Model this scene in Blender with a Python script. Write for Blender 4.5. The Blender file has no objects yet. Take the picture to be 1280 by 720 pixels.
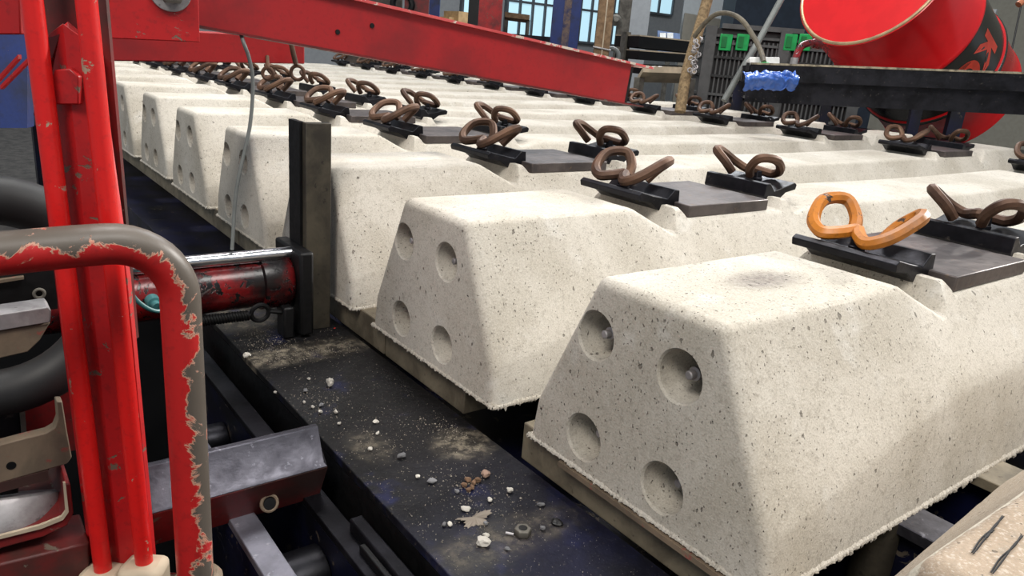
import bpy, bmesh, math, random
from mathutils import Vector, Matrix
random.seed(7)
S = bpy.context.scene
C = S.collection
# ------------------------------------------------------------------ camera, world, lights, exposure
FPX = 950.36
CAM = Vector((-.4732, -.2567, .3920))
yaw, pitch, roll = .9073, -.3046, .0829
FWD = Vector((math.cos(pitch)*math.cos(yaw), math.cos(pitch)*math.sin(yaw), math.sin(pitch)))
_r = FWD.cross(Vector((0, 0, 1))).normalized(); _u = _r.cross(FWD)
RT = math.cos(roll)*_r + math.sin(roll)*_u
UP = -math.sin(roll)*_r + math.cos(roll)*_u
cam = bpy.data.cameras.new('camera'); cam.sensor_width = 36; cam.lens = FPX/1280*36; cam.clip_start = .02; cam.clip_end = 200
co = bpy.data.objects.new('camera', cam); C.objects.link(co)
co.matrix_world = Matrix(((RT.x, UP.x, -FWD.x, CAM.x), (RT.y, UP.y, -FWD.y, CAM.y), (RT.z, UP.z, -FWD.z, CAM.z), (0, 0, 0, 1)))
S.camera = co
w = bpy.data.worlds.new('hall_air'); S.world = w; w.use_nodes = True
w.node_tree.nodes['Background'].inputs[0].default_value = (.80, .90, 1.0, 1)
w.node_tree.nodes['Background'].inputs[1].default_value = .34
def light(name, kind, loc, target, energy, color=(1, 1, 1), size=1, sy=None, angle=None):
    l = bpy.data.lights.new(name, kind); l.energy = energy; l.color = color
    if kind == 'AREA':
        l.size = size
        if sy: l.shape = 'RECTANGLE'; l.size_y = sy
    if angle: l.angle = math.radians(angle)
    o = bpy.data.objects.new(name, l); C.objects.link(o); o.location = loc
    o.rotation_euler = (Vector(target)-Vector(loc)).to_track_quat('-Z', 'Y').to_euler()
    return o
light('skylight', 'AREA', (1.2, -2.3, 4.5), (.5, .6, .1), 150, (1, .97, .93), 2.2, 1.4)
light('added_fill', 'AREA', (-2.9, -1.5, 3.9), (0, .3, .1), 150, (1, .94, .86), 1.6)  # added fill with no known fixture, brightens sleeper ends and red rods
light('hall_daylight', 'SUN', (8, .3, 3.2), (0, .3, 0), 3.0, (1, .96, .9), angle=2)
light('far_bay_lamp', 'AREA', (7, 6, 6.5), (7, 6.01, 0), 650, (.95, .98, 1), 3)
light('added_drum_fill', 'AREA', (.6, 2.0, 4.3), (2.2, 1.7, .6), 120, (1, .97, .94), 1.2)  # added to brighten the drum lid and the far sleeper tops
S.view_settings.view_transform = 'Standard'; S.view_settings.look = 'None'
S.view_settings.exposure = 0.0; S.view_settings.gamma = 1; S.view_settings.use_curve_mapping = False

# ------------------------------------------------------------------ helpers
def ray(px, py): return FWD + RT*((px-640)/FPX) - UP*((py-360)/FPX)
def at(px, py, ax, v):
    d = ray(px, py); return CAM + d*((v-CAM[ax])/d[ax])
def atd(px, py, d): return CAM + ray(px, py)*d

class MB:
    def __init__(s): s.b = bmesh.new()
    def poly(s, vs, fs):
        b = [s.b.verts.new(v) for v in vs]
        for f in fs:
            try: s.b.faces.new([b[i] for i in f])
            except ValueError: pass
        return s
    def box(s, lo, hi, m=None):
        x0, y0, z0 = lo; x1, y1, z1 = hi
        vs = [Vector(p) for p in ((x0,y0,z0),(x1,y0,z0),(x1,y1,z0),(x0,y1,z0),(x0,y0,z1),(x1,y0,z1),(x1,y1,z1),(x0,y1,z1))]
        if m: vs = [m @ v for v in vs]
        return s.poly(vs, [(3,2,1,0),(4,5,6,7),(0,1,5,4),(1,2,6,5),(2,3,7,6),(3,0,4,7)])
    def prism(s, pts, ex):            # closed polygon of 3D points swept by vector ex
        n = len(pts); ex = Vector(ex); pts = [Vector(p) for p in pts]
        vs = pts + [p+ex for p in pts]
        fs = [tuple(range(n))[::-1], tuple(range(n, 2*n))] + [(i, (i+1) % n, n+(i+1) % n, n+i) for i in range(n)]
        return s.poly(vs, fs)
    def bar(s, a, b, wv, hv):         # box from a to b with full cross vectors wv, hv
        a, b, wv, hv = Vector(a), Vector(b), Vector(wv)/2, Vector(hv)/2
        return s.prism([a-wv-hv, a+wv-hv, a+wv+hv, a-wv+hv], b-a)
    def tube(s, path, r, n=12, closed=False, cap=True):
        path = [Vector(p) for p in path]; k = len(path)
        rs = r if isinstance(r, (list, tuple)) else [r]*k
        rings = []; prev = None
        for i, p in enumerate(path):
            if closed: t = path[(i+1) % k]-path[i-1]
            else: t = path[min(i+1, k-1)]-path[max(i-1, 0)]
            t.normalize()
            if prev is None:
                a = Vector((0, 0, 1)) if abs(t.z) < .9 else Vector((1, 0, 0))
                u = t.cross(a).normalized()
            else: u = (prev-t*prev.dot(t)).normalized()
            prev = u; v = t.cross(u)
            rings.append([s.b.verts.new(p+(u*math.cos(2*math.pi*j/n)+v*math.sin(2*math.pi*j/n))*rs[i]) for j in range(n)])
        m = k if closed else k-1
        for i in range(m):
            A, B = rings[i], rings[(i+1) % k]
            for j in range(n): s.b.faces.new((A[j], A[(j+1) % n], B[(j+1) % n], B[j]))
        if cap and not closed:
            s.b.faces.new(rings[0][::-1]); s.b.faces.new(rings[-1])
        return s
    def lathe(s, prof, org, axis, n=32):   # prof: (along, radius)
        org, axis = Vector(org), Vector(axis).normalized()
        a = Vector((0, 0, 1)) if abs(axis.z) < .9 else Vector((1, 0, 0))
        u = axis.cross(a).normalized(); v = axis.cross(u); rings = []
        for t, r in prof:
            rings.append([s.b.verts.new(org+axis*t+(u*math.cos(2*math.pi*j/n)+v*math.sin(2*math.pi*j/n))*max(r, 1e-5)) for j in range(n)])
        for A, B in zip(rings, rings[1:]):
            for j in range(n): s.b.faces.new((A[j], A[(j+1) % n], B[(j+1) % n], B[j]))
        s.b.faces.new(rings[0][::-1]); s.b.faces.new(rings[-1]); return s
    def torus(s, c, ax, R, r, n=32, k=10, a0=0, a1=2*math.pi):
        ax = Vector(ax).normalized(); a = Vector((0, 0, 1)) if abs(ax.z) < .9 else Vector((1, 0, 0))
        u = ax.cross(a).normalized(); v = ax.cross(u); full = abs(a1-a0-2*math.pi) < 1e-6
        m = n if full else n+1
        return s.tube([Vector(c)+(u*math.cos(a0+(a1-a0)*i/n)+v*math.sin(a0+(a1-a0)*i/n))*R for i in range(m)], r, k, closed=full)
    def mesh(s, name, mat, smooth=35):
        bmesh.ops.recalc_face_normals(s.b, faces=s.b.faces)
        me = bpy.data.meshes.new(name); s.b.to_mesh(me); s.b.free()
        me.materials.append(mat)
        for p in me.polygons: p.use_smooth = True
        me.set_sharp_from_angle(angle=math.radians(smooth))
        return me
    def obj(s, name, mat, parent=None, bevel=0, label=None, cat=None, group=None, kind=None, smooth=35):
        return link(name, s.mesh(name, mat, smooth), parent, bevel, label, cat, group, kind)
def link(name, me, parent=None, bevel=0, label=None, cat=None, group=None, kind=None):
    o = bpy.data.objects.new(name, me); C.objects.link(o)
    if bevel:
        m = o.modifiers.new('bevel', 'BEVEL'); m.width = bevel; m.segments = 2; m.limit_method = 'ANGLE'; m.angle_limit = math.radians(40)
    if parent:
        o.parent = parent
        if parent.parent is None: o.matrix_parent_inverse = parent_inv(parent)
        else: o.matrix_parent_inverse = (parent_world(parent)).inverted()
    tag(o, label, cat, group, kind); return o
def local(o): return Matrix.Translation(o.location) @ o.rotation_euler.to_matrix().to_4x4()
def parent_world(o):
    m = local(o)
    return (parent_world(o.parent) @ o.matrix_parent_inverse @ m) if o.parent else m
def parent_inv(p): return parent_world(p).inverted()
def tag(o, label=None, cat=None, group=None, kind=None):
    if label: o['label'] = label
    if cat: o['category'] = cat
    if group: o['group'] = group
    if kind: o['kind'] = kind
def thing(name, loc, label, cat, group=None):
    o = bpy.data.objects.new(name, None); C.objects.link(o); o.location = loc; o.empty_display_size = .05
    tag(o, label, cat, group); return o
def copy_tree(o, parent=None):
    c = o.copy(); C.objects.link(c); c.parent = parent
    for ch in [q for q in bpy.data.objects if q.parent == o]: copy_tree(ch, c)
    return c
def smoothpath(p, n=8):
    p = [Vector(q) for q in p]; out = []
    q = [p[0]*2-p[1]]+p+[p[-1]*2-p[-2]]
    for i in range(1, len(q)-2):
        a, b, c, d = q[i-1:i+3]
        for k in range(n):
            t = k/n
            out.append(.5*((2*b)+(c-a)*t+(2*a-5*b+4*c-d)*t*t+(3*b-a-3*c+d)*t**3))
    return out+[p[-1]]

# ------------------------------------------------------------------ materials
def new(name):
    m = bpy.data.materials.new(name); m.use_nodes = True; nt = m.node_tree; nt.nodes.clear()
    out = nt.nodes.new('ShaderNodeOutputMaterial'); b = nt.nodes.new('ShaderNodeBsdfPrincipled')
    nt.links.new(b.outputs[0], out.inputs[0]); return m, nt, b
def nd(nt, t, **k):
    n = nt.nodes.new('ShaderNode'+t)
    for a, v in k.items():
        if a in n.inputs.keys() if isinstance(a, str) else False: n.inputs[a].default_value = v
        else: setattr(n, a, v)
    return n
def inp(n, **k):
    for a, v in k.items(): n.inputs[a].default_value = v
    return n
def coords(nt):
    tc = nd(nt, 'TexCoord'); oi = nd(nt, 'ObjectInfo'); v = nd(nt, 'VectorMath', operation='MULTIPLY_ADD')
    cv = nd(nt, 'CombineXYZ')
    for i in range(3): nt.links.new(oi.outputs['Random'], cv.inputs[i])
    v.inputs[1].default_value = (7.3, 3.1, 5.7)
    nt.links.new(cv.outputs[0], v.inputs[0]); nt.links.new(tc.outputs['Object'], v.inputs[2]); return v.outputs[0]
def noise(nt, vec, scale, detail=4, rough=.6, dist=0):
    n = nd(nt, 'TexNoise'); n.inputs['Scale'].default_value = scale; n.inputs['Detail'].default_value = detail
    n.inputs['Roughness'].default_value = rough; n.inputs['Distortion'].default_value = dist
    nt.links.new(vec, n.inputs['Vector']); return n.outputs['Fac']
def step(nt, val, lo, hi, a=0., b=1.):
    n = nd(nt, 'MapRange', interpolation_type='SMOOTHSTEP'); n.clamp = True
    for k, x in (('From Min', lo), ('From Max', hi), ('To Min', a), ('To Max', b)): n.inputs[k].default_value = x
    nt.links.new(val, n.inputs['Value']); return n.outputs[0]
def mix(nt, f, a, b):
    n = nd(nt, 'Mix', data_type='RGBA')
    for s, x in ((0, f), (6, a), (7, b)):
        if isinstance(x, (int, float)): n.inputs[s].default_value = x
        elif isinstance(x, tuple): n.inputs[s].default_value = (*x, 1)
        else: nt.links.new(x, n.inputs[s])
    return n.outputs[2]
def mth(nt, op, a, b=0.):
    n = nd(nt, 'Math', operation=op)
    for i, x in enumerate((a, b)):
        if isinstance(x, (int, float)): n.inputs[i].default_value = x
        else: nt.links.new(x, n.inputs[i])
    return n.outputs[0]
def bump(nt, b, h, strength=.5, dist=.002):
    n = nd(nt, 'Bump'); n.inputs['Strength'].default_value = strength; n.inputs['Distance'].default_value = dist
    nt.links.new(h, n.inputs['Height']); nt.links.new(n.outputs[0], b.inputs['Normal'])
def sr(r, g, b):
    f = lambda c: ((c/255+.055)/1.055)**2.4 if c > 10 else c/255/12.92
    return (f(r), f(g), f(b))

def paint(name, col, grime, bare, wear=.62, dirt=.55, rough=.42, scale=1., top_wear=False, worn_side=None):
    m, nt, b = new(name); v = coords(nt)
    n1 = noise(nt, v, 38*scale, 8, .68, .6); n2 = noise(nt, v, 9*scale, 5, .6); n3 = noise(nt, v, 160*scale, 3)
    chip = step(nt, n1, wear, wear+.015)
    if worn_side:
        g = nd(nt, 'NewGeometry'); d = nd(nt, 'VectorMath', operation='DOT_PRODUCT'); d.inputs[1].default_value = worn_side
        nt.links.new(g.outputs['Normal'], d.inputs[0])
        s = mth(nt, 'MULTIPLY_ADD', d.outputs['Value'], .30); nt.nodes[-1].inputs[2].default_value = 0
        s2 = mth(nt, 'ADD', s, n1); chip = step(nt, s2, .61, .64)
        edge = mth(nt, 'SUBTRACT', step(nt, s2, .575, .60), step(nt, s2, .64, .67))
    dirtm = step(nt, n2, dirt-.12, dirt+.2)
    c = mix(nt, dirtm, col, grime)
    c = mix(nt, mth(nt, 'MULTIPLY', step(nt, n3, .52, .7), .35), c, grime)
    if worn_side:
        c = mix(nt, mth(nt, 'MULTIPLY', edge, .6), c, sr(200, 178, 150))
    c = mix(nt, chip, c, bare)
    nt.links.new(c, b.inputs['Base Color'])
    r = mth(nt, 'ADD', mth(nt, 'MULTIPLY', n2, .25), rough-.12); nt.links.new(r, b.inputs['Roughness'])
    h = mth(nt, 'SUBTRACT', mth(nt, 'MULTIPLY', n3, .25), chip); bump(nt, b, h, .5, .0012)
    return m
def metal(name, c1, c2, metallic=.8, rough=.4, scale=1., bumpy=.35, spots=None):
    m, nt, b = new(name); v = coords(nt)
    n1 = noise(nt, v, 14*scale, 7, .65, .3); n2 = noise(nt, v, 90*scale, 4, .6)
    c = mix(nt, step(nt, n1, .35, .68), c1, c2)
    if spots:
        c = mix(nt, step(nt, n2, .62, .72, 0, .7), c, spots)
    nt.links.new(c, b.inputs['Base Color']); b.inputs['Metallic'].default_value = metallic
    nt.links.new(mth(nt, 'ADD', mth(nt, 'MULTIPLY', n2, .35), rough-.17), b.inputs['Roughness'])
    bump(nt, b, mth(nt, 'ADD', mth(nt, 'MULTIPLY', n1, .6), n2), bumpy, .001); return m
def plain(name, c, rough=.5, metallic=0., var=.12):
    m, nt, b = new(name); v = coords(nt); n = noise(nt, v, 12, 4)
    d = tuple(x*(1-var*2) for x in c)
    nt.links.new(mix(nt, step(nt, n, .4, .62), c, d), b.inputs['Base Color'])
    b.inputs['Roughness'].default_value = rough; b.inputs['Metallic'].default_value = metallic; return m
def glow(name, c, s):
    m, nt, b = new(name); b.inputs['Base Color'].default_value = (*c, 1); b.inputs['Roughness'].default_value = .15
    b.inputs['Emission Color'].default_value = (*c, 1); b.inputs['Emission Strength'].default_value = s; return m
def concrete(name, stain=None, tint=(1, 1, 1), lit_arris=None):
    m, nt, b = new(name); v = coords(nt)
    A = tuple(x*t for x, t in zip(sr(208, 202, 191), tint)); B = tuple(x*t for x, t in zip(sr(188, 181, 168), tint)); D = tuple(x*t for x, t in zip(sr(218, 215, 208), tint))
    n1 = noise(nt, v, 6, 6, .6, .4); n2 = noise(nt, v, 130, 5, .7); n3 = noise(nt, v, 560, 3, .6); n4 = noise(nt, v, 17, 3)
    c = mix(nt, step(nt, n1, .36, .66), A, B)
    c = mix(nt, step(nt, n4, .58, .75, 0, .55), c, D)
    c = mix(nt, step(nt, n2, .50, .72, 0, .5), c, sr(146, 138, 126))
    c = mix(nt, step(nt, n3, .53, .68, 0, .36), c, sr(128, 120, 108)); c = mix(nt, step(nt, n3, .47, .34, 0, .25), c, sr(232, 228, 220))
    h = mth(nt, 'ADD', mth(nt, 'MULTIPLY', n2, .35), mth(nt, 'MULTIPLY', n3, .22))
    mask = None
    for sc, thr, rad, dens in ((70, .86, .20, n1), (150, .70, .25, n4), (310, .45, .29, n1)):
        mp = nd(nt, 'Mapping'); mp.inputs['Scale'].default_value = (1, 1, .72); nt.links.new(v, mp.inputs[0])
        wp = nd(nt, 'VectorMath', operation='MULTIPLY_ADD'); wp.inputs[1].default_value = (.006, .006, .006)
        nz = nd(nt, 'TexNoise'); nz.inputs['Scale'].default_value = 160; nt.links.new(v, nz.inputs['Vector'])
        nt.links.new(nz.outputs['Color'], wp.inputs[0]); nt.links.new(mp.outputs[0], wp.inputs[2])
        vo = nd(nt, 'TexVoronoi'); vo.inputs['Scale'].default_value = sc; vo.inputs['Randomness'].default_value = 1
        nt.links.new(wp.outputs[0], vo.inputs['Vector'])
        sp = nd(nt, 'SeparateColor'); nt.links.new(vo.outputs['Color'], sp.inputs[0])
        pick = mth(nt, 'MULTIPLY', step(nt, sp.outputs[0], thr, 1., .0, 1.), step(nt, dens, .35, .6, .55, 1.))
        R = mth(nt, 'MULTIPLY', pick, rad)
        q = mth(nt, 'DIVIDE', vo.outputs['Distance'], mth(nt, 'ADD', R, 1e-4))
        p = step(nt, q, .75, 1.05, 1., 0.)
        mask = p if mask is None else mth(nt, 'MAXIMUM', mask, p)
    c = mix(nt, mth(nt, 'MULTIPLY', mask, .62), c, sr(74, 68, 60))  # pore colour darkened for grime and for the shade inside them
    if stain:
        tc = nd(nt, 'TexCoord'); mp = nd(nt, 'Mapping'); mp.inputs['Location'].default_value = tuple(-stain[i]/stain[i+3] for i in range(3)); mp.inputs['Scale'].default_value = tuple(1/stain[i+3] for i in range(3))
        nt.links.new(tc.outputs['Object'], mp.inputs[0]); ln = nd(nt, 'VectorMath', operation='LENGTH'); nt.links.new(mp.outputs[0], ln.inputs[0])
        f = mth(nt, 'MULTIPLY', step(nt, ln.outputs['Value'], .15, 1., 1., 0.), step(nt, n2, .3, .7, .55, 1.))
        c = mix(nt, mth(nt, 'MULTIPLY', f, .75), c, sr(92, 84, 84))
    if lit_arris:
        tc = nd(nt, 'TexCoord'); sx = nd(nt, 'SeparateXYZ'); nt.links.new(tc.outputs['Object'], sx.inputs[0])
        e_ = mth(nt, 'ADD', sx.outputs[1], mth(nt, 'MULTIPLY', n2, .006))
        c = mix(nt, mth(nt, 'MULTIPLY', step(nt, e_, lit_arris+.003, lit_arris+.0045, 0, .9), step(nt, e_, lit_arris+.008, lit_arris+.010, 1., .15)), c, sr(212, 204, 186))  # lit edge painted as a pale band along the top ridge
    nt.links.new(c, b.inputs['Base Color']); b.inputs['Roughness'].default_value = .88
    b.inputs['Specular IOR Level'].default_value = .25
    bump(nt, b, mth(nt, 'SUBTRACT', h, mth(nt, 'MULTIPLY', mask, 1.6)), .9, .0022); return m

RED = paint('red_paint', sr(186, 26, 29), sr(108, 28, 30), sr(112, 96, 82), .61, .53)
REDROD = paint('bright_red_paint', sr(212, 28, 26), sr(168, 26, 28), sr(170, 146, 124), .64, .62, rough=.36, scale=1.2)
REDLOOP = paint('worn_red_paint', sr(182, 32, 32), sr(124, 28, 28), sr(92, 84, 76), .6, .62, worn_side=(.72, -.25, .85))
REDDIRTY = paint('grimy_red_paint', sr(126, 26, 28), sr(62, 40, 36), sr(104, 92, 80), .63, .46, rough=.5)
REDARM = paint('dull_red_paint', sr(168, 30, 34), sr(128, 28, 32), sr(90, 60, 55), .70, .56, rough=.45)
REDOIL = paint('oily_red_paint', sr(135, 16, 20), sr(22, 15, 16), sr(16, 14, 15), .56, .46, rough=.25, scale=1.3)
BLUE = paint('blue_paint', sr(28, 50, 112), sr(28, 34, 60), sr(120, 92, 78), .66, .55)
NAVY = paint('grimy_navy_paint', sr(12, 16, 48), sr(9, 9, 14), sr(84, 76, 68), .62, .48)
CONC = concrete('concrete')
CONC1 = concrete('concrete_stained', stain=(.149, .150, .2, .075, .036, .06))
CONC0 = concrete('concrete_smooth', tint=(.60, .50, .42), lit_arris=.2222)
CONCR = plain('concrete_crumb', sr(190, 182, 168), .95)
STEELW = metal('wiped_steel', sr(90, 89, 97), sr(54, 53, 60), .75, .42, spots=sr(150, 150, 160))
STEELL = metal('bare_pale_steel', sr(142, 142, 154), sr(104, 104, 114), .5, .45, spots=sr(176, 176, 186))
STEELD = metal('dark_steel', sr(42, 42, 48), sr(20, 20, 24), .7, .42, spots=sr(76, 72, 68))
STEELG = metal('grey_steel', sr(120, 116, 108), sr(84, 80, 74), .35, .55)
STEELP = metal('brownish_rolled_steel', sr(104, 96, 94), sr(72, 66, 66), .45, .45, spots=sr(120, 100, 80))
STEELK = metal('black_steel', sr(14, 14, 16), sr(7, 7, 8), .2, .5)
RAILM = metal('dusty_rail_steel', sr(150, 140, 120), sr(104, 96, 82), .3, .55, spots=sr(78, 70, 60))
POSTM = metal('stained_post_steel', sr(92, 86, 74), sr(60, 56, 50), .5, .5, spots=sr(40, 36, 34))
CHROME = metal('chrome', sr(225, 225, 228), sr(205, 205, 210), 1., .2, bumpy=.03)
ALU = metal('scratched_aluminium', sr(190, 187, 188), sr(132, 128, 128), .55, .55, spots=sr(90, 86, 86))
RUST = metal('rusty_steel', sr(112, 84, 66), sr(74, 54, 44), .5, .6)
ORANGE = paint('rusty_orange_paint', sr(196, 120, 36), sr(120, 78, 40), sr(70, 55, 45), .6, .5)
TAN = metal('dusty_tan_plate', sr(140, 122, 102), sr(104, 92, 78), .15, .7, spots=sr(160, 70, 66))
BEIGE = plain('dusty_beige_paint', sr(196, 180, 156), .75)
RUBBER = plain('black_rubber', sr(34, 34, 35), .55)
BLACKP = plain('black_plastic', sr(84, 84, 84), .45)
GREENP = plain('green_plastic', sr(20, 165, 84), .4)
WHITEP = plain('white_plastic', sr(232, 232, 230), .4)
TEAL = plain('teal_hose', sr(58, 110, 112), .4)
GREYH = plain('grey_hose', sr(120, 124, 122), .5)
ROPE = metal('dirty_rope', sr(150, 128, 96), sr(100, 82, 60), 0, .9, scale=6, bumpy=1)
WOOD = metal('weathered_timber', sr(138, 112, 84), sr(104, 82, 60), 0, .8, scale=2)
CARTON = plain('cardboard', sr(196, 164, 120), .8)
DRUMR = plain('drum_red', sr(214, 30, 34), .22, 0, .04)
DRUMK = plain('drum_black', sr(52, 50, 46), .2, 0, .05)
LETTER = plain('drum_letter_red', sr(214, 72, 52), .35)
RIM = metal('bare_rim', sr(205, 180, 140), sr(170, 140, 110), .5, .4)
WALLG = plain('grey_wall', sr(150, 152, 154), .8, 0, .04)
WALLB = plain('beige_wall', sr(158, 152, 138), .8, 0, .04)
FRAMEG = plain('grey_frame', sr(92, 98, 104), .5)
PANE = glow('daylit_glass', sr(178, 214, 228), .9)
BLUEBAG = plain('blue_film', sr(60, 104, 190), .25)
FLOORM = metal('oily_floor', sr(92, 88, 84), sr(60, 58, 56), 0, .6)
DARKB = plain('dark_blue_panel', sr(40, 50, 64), .5)

VOID = plain('void_black', sr(7, 7, 8), .95); VOID.node_tree.nodes['Principled BSDF'].inputs['Specular IOR Level'].default_value = .04  # near black, paints the unlit void below the machine
# plate material with blue rubbed patches
def plate_mat():
    m, nt, b = new('oily_plate'); v = coords(nt)
    n1 = noise(nt, v, 7, 5, .6, .5); n2 = noise(nt, v, 60, 6, .7); n3 = noise(nt, v, 260, 3, .6); n4 = noise(nt, v, 16, 3)
    c = mix(nt, step(nt, n1, .38, .6), sr(9, 9, 11), sr(20, 19, 21))
    c = mix(nt, step(nt, n4, .56, .72, 0, .75), c, sr(20, 26, 66))
    c = mix(nt, step(nt, n2, .58, .76, 0, .5), c, sr(60, 55, 50))
    c = mix(nt, step(nt, n3, .64, .74, 0, .7), c, sr(120, 110, 96))
    tc = nd(nt, 'TexCoord'); dust_light = None
    sy_ = nd(nt, 'SeparateXYZ'); nt.links.new(tc.outputs['Object'], sy_.inputs[0])
    c = mix(nt, mth(nt, 'MULTIPLY', step(nt, sy_.outputs[1], .42, .05), step(nt, n1, .36, .62, .15, .75)), c, sr(20, 24, 58))
    for (dx, dy, rx, ry, a_) in ((-.085, .70, .16, .045, .75), (-.12, .86, .06, .09, .6), (-.03, .375, .05, .045, .8), (-.09, .21, .12, .035, .35), (-.125, .42, .03, .05, .4)):
        mp = nd(nt, 'Mapping'); mp.inputs['Location'].default_value = (-dx/rx, -dy/ry, 0); mp.inputs['Scale'].default_value = (1/rx, 1/ry, 0)
        nt.links.new(tc.outputs['Object'], mp.inputs[0]); ln = nd(nt, 'VectorMath', operation='LENGTH'); nt.links.new(mp.outputs[0], ln.inputs[0])
        f = step(nt, ln.outputs['Value'], .3, 1., a_, 0.); dust_light = f if dust_light is None else mth(nt, 'MAXIMUM', dust_light, f)
    c = mix(nt, mth(nt, 'MULTIPLY', dust_light, step(nt, n2, .42, .66, .12, .9)), c, sr(150, 140, 122))  # dust patches that also paint the light streaks from the sleeper gaps
    nt.links.new(c, b.inputs['Base Color']); b.inputs['Specular IOR Level'].default_value = .3
    nt.links.new(step(nt, n2, .3, .7, .45, .7), b.inputs['Roughness'])
    bump(nt, b, mth(nt, 'ADD', n2, n3), .4, .001); return m
PLATE = plate_mat()

# ------------------------------------------------------------------ the hall: floor, walls, windows
FZ = -.80
MB().box((-6, -6, FZ-.1), (19, 16, FZ)).obj('floor', FLOORM, kind='structure')
MB().box((-6, 14, FZ), (18, 14.2, 7)).obj('wall_back', WALLG, kind='structure')
MB().box((18, -6, FZ), (18.2, 14.2, 7)).obj('wall_right', WALLB, kind='structure')
wn = [0]
def window(p0, p1, cols, zs, yw=14.):
    """window on the back wall between pixel columns p0, p1; bottom/top heights zs"""
    wn[0] += 1
    x0 = at(p0[0], p0[1], 1, yw).x; x1 = at(p1[0], p1[1], 1, yw).x
    root = thing('window_%d' % wn[0], ((x0+x1)/2, yw, zs[0]), None, None); root['kind'] = 'structure'
    f = MB(); t = .05
    n = len(zs)-1
    for i in range(cols+1):
        x = x0+(x1-x0)*i/cols; f.box((x-t/2, yw-.10, zs[0]), (x+t/2, yw, zs[-1]))
    for z in zs: f.box((x0, yw-.09, z-t/2), (x1, yw-.01, z+t/2))
    f.obj('window_frame', FRAMEG, root)
    for i in range(cols):
        for k in range(n):
            MB().box((x0+(x1-x0)*i/cols+t/2, yw-.05, zs[k]+t/2), (x0+(x1-x0)*(i+1)/cols-t/2, yw-.03, zs[k+1]-t/2)).obj('pane', PANE, root)
zb = at(655, 46, 1, 14).z; zt = at(655, 3, 1, 14).z
window((630, 30), (776, 30), 10, [zb, zt, zt+1.0, zt+2.0])
window((575, 20), (590, 20), 1, [zb+.25, zt+.6, zt+1.6])
window((803, 10), (838, 10), 2, [at(820, 17, 1, 14).z, at(820, 17, 1, 14).z+1.0])

# ------------------------------------------------------------------ concrete sleepers
L = 2.52
def ztop(x):
    x = min(x, L-x)
    K = [(0, .200), (.268, .200), (.328, .167), (.338, .168), (.349, .1965), (.362, .1965), (.371, .182), (.592, .182), (.601, .1965), (.614, .1965), (.622, .178), (.63, .176), (.70, .184), (1.3, .178)]
    for (a, za), (b_, zb_) in zip(K, K[1:]):
        if a <= x <= b_: return za+(zb_-za)*(x-a)/(b_-a)
    return .178
def profile(x):
    """half of the section, bottom to top, for y measured from the near side"""
    q = min(x, L-x); zf = .045+.06*min(1, q/.3); yf = .006+.006*min(1, q/.3)
    zt_ = ztop(x); ys = lambda z: yf+(.078-yf)*(z-zf)/(.2-zf)
    pts = [(0, 0.), (yf*.5, zf*.5), (yf*.97, zf*.96), (ys(zf*1.04), zf*1.04)]
    r = .0065
    for k in range(1, 7): 
        z = zf*1.04+(zt_-r-zf*1.04)*k/6; pts.append((ys(z), z))
    yt = ys(zt_); y0, z0 = pts[-1]
    for k in range(1, 5):
        t = k/4; a = (1-t)**2; b_ = 2*t*(1-t); c_ = t*t
        pts.append((a*y0+b_*yt+c_*(yt+r), a*z0+b_*zt_+c_*zt_))
    return pts
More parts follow.
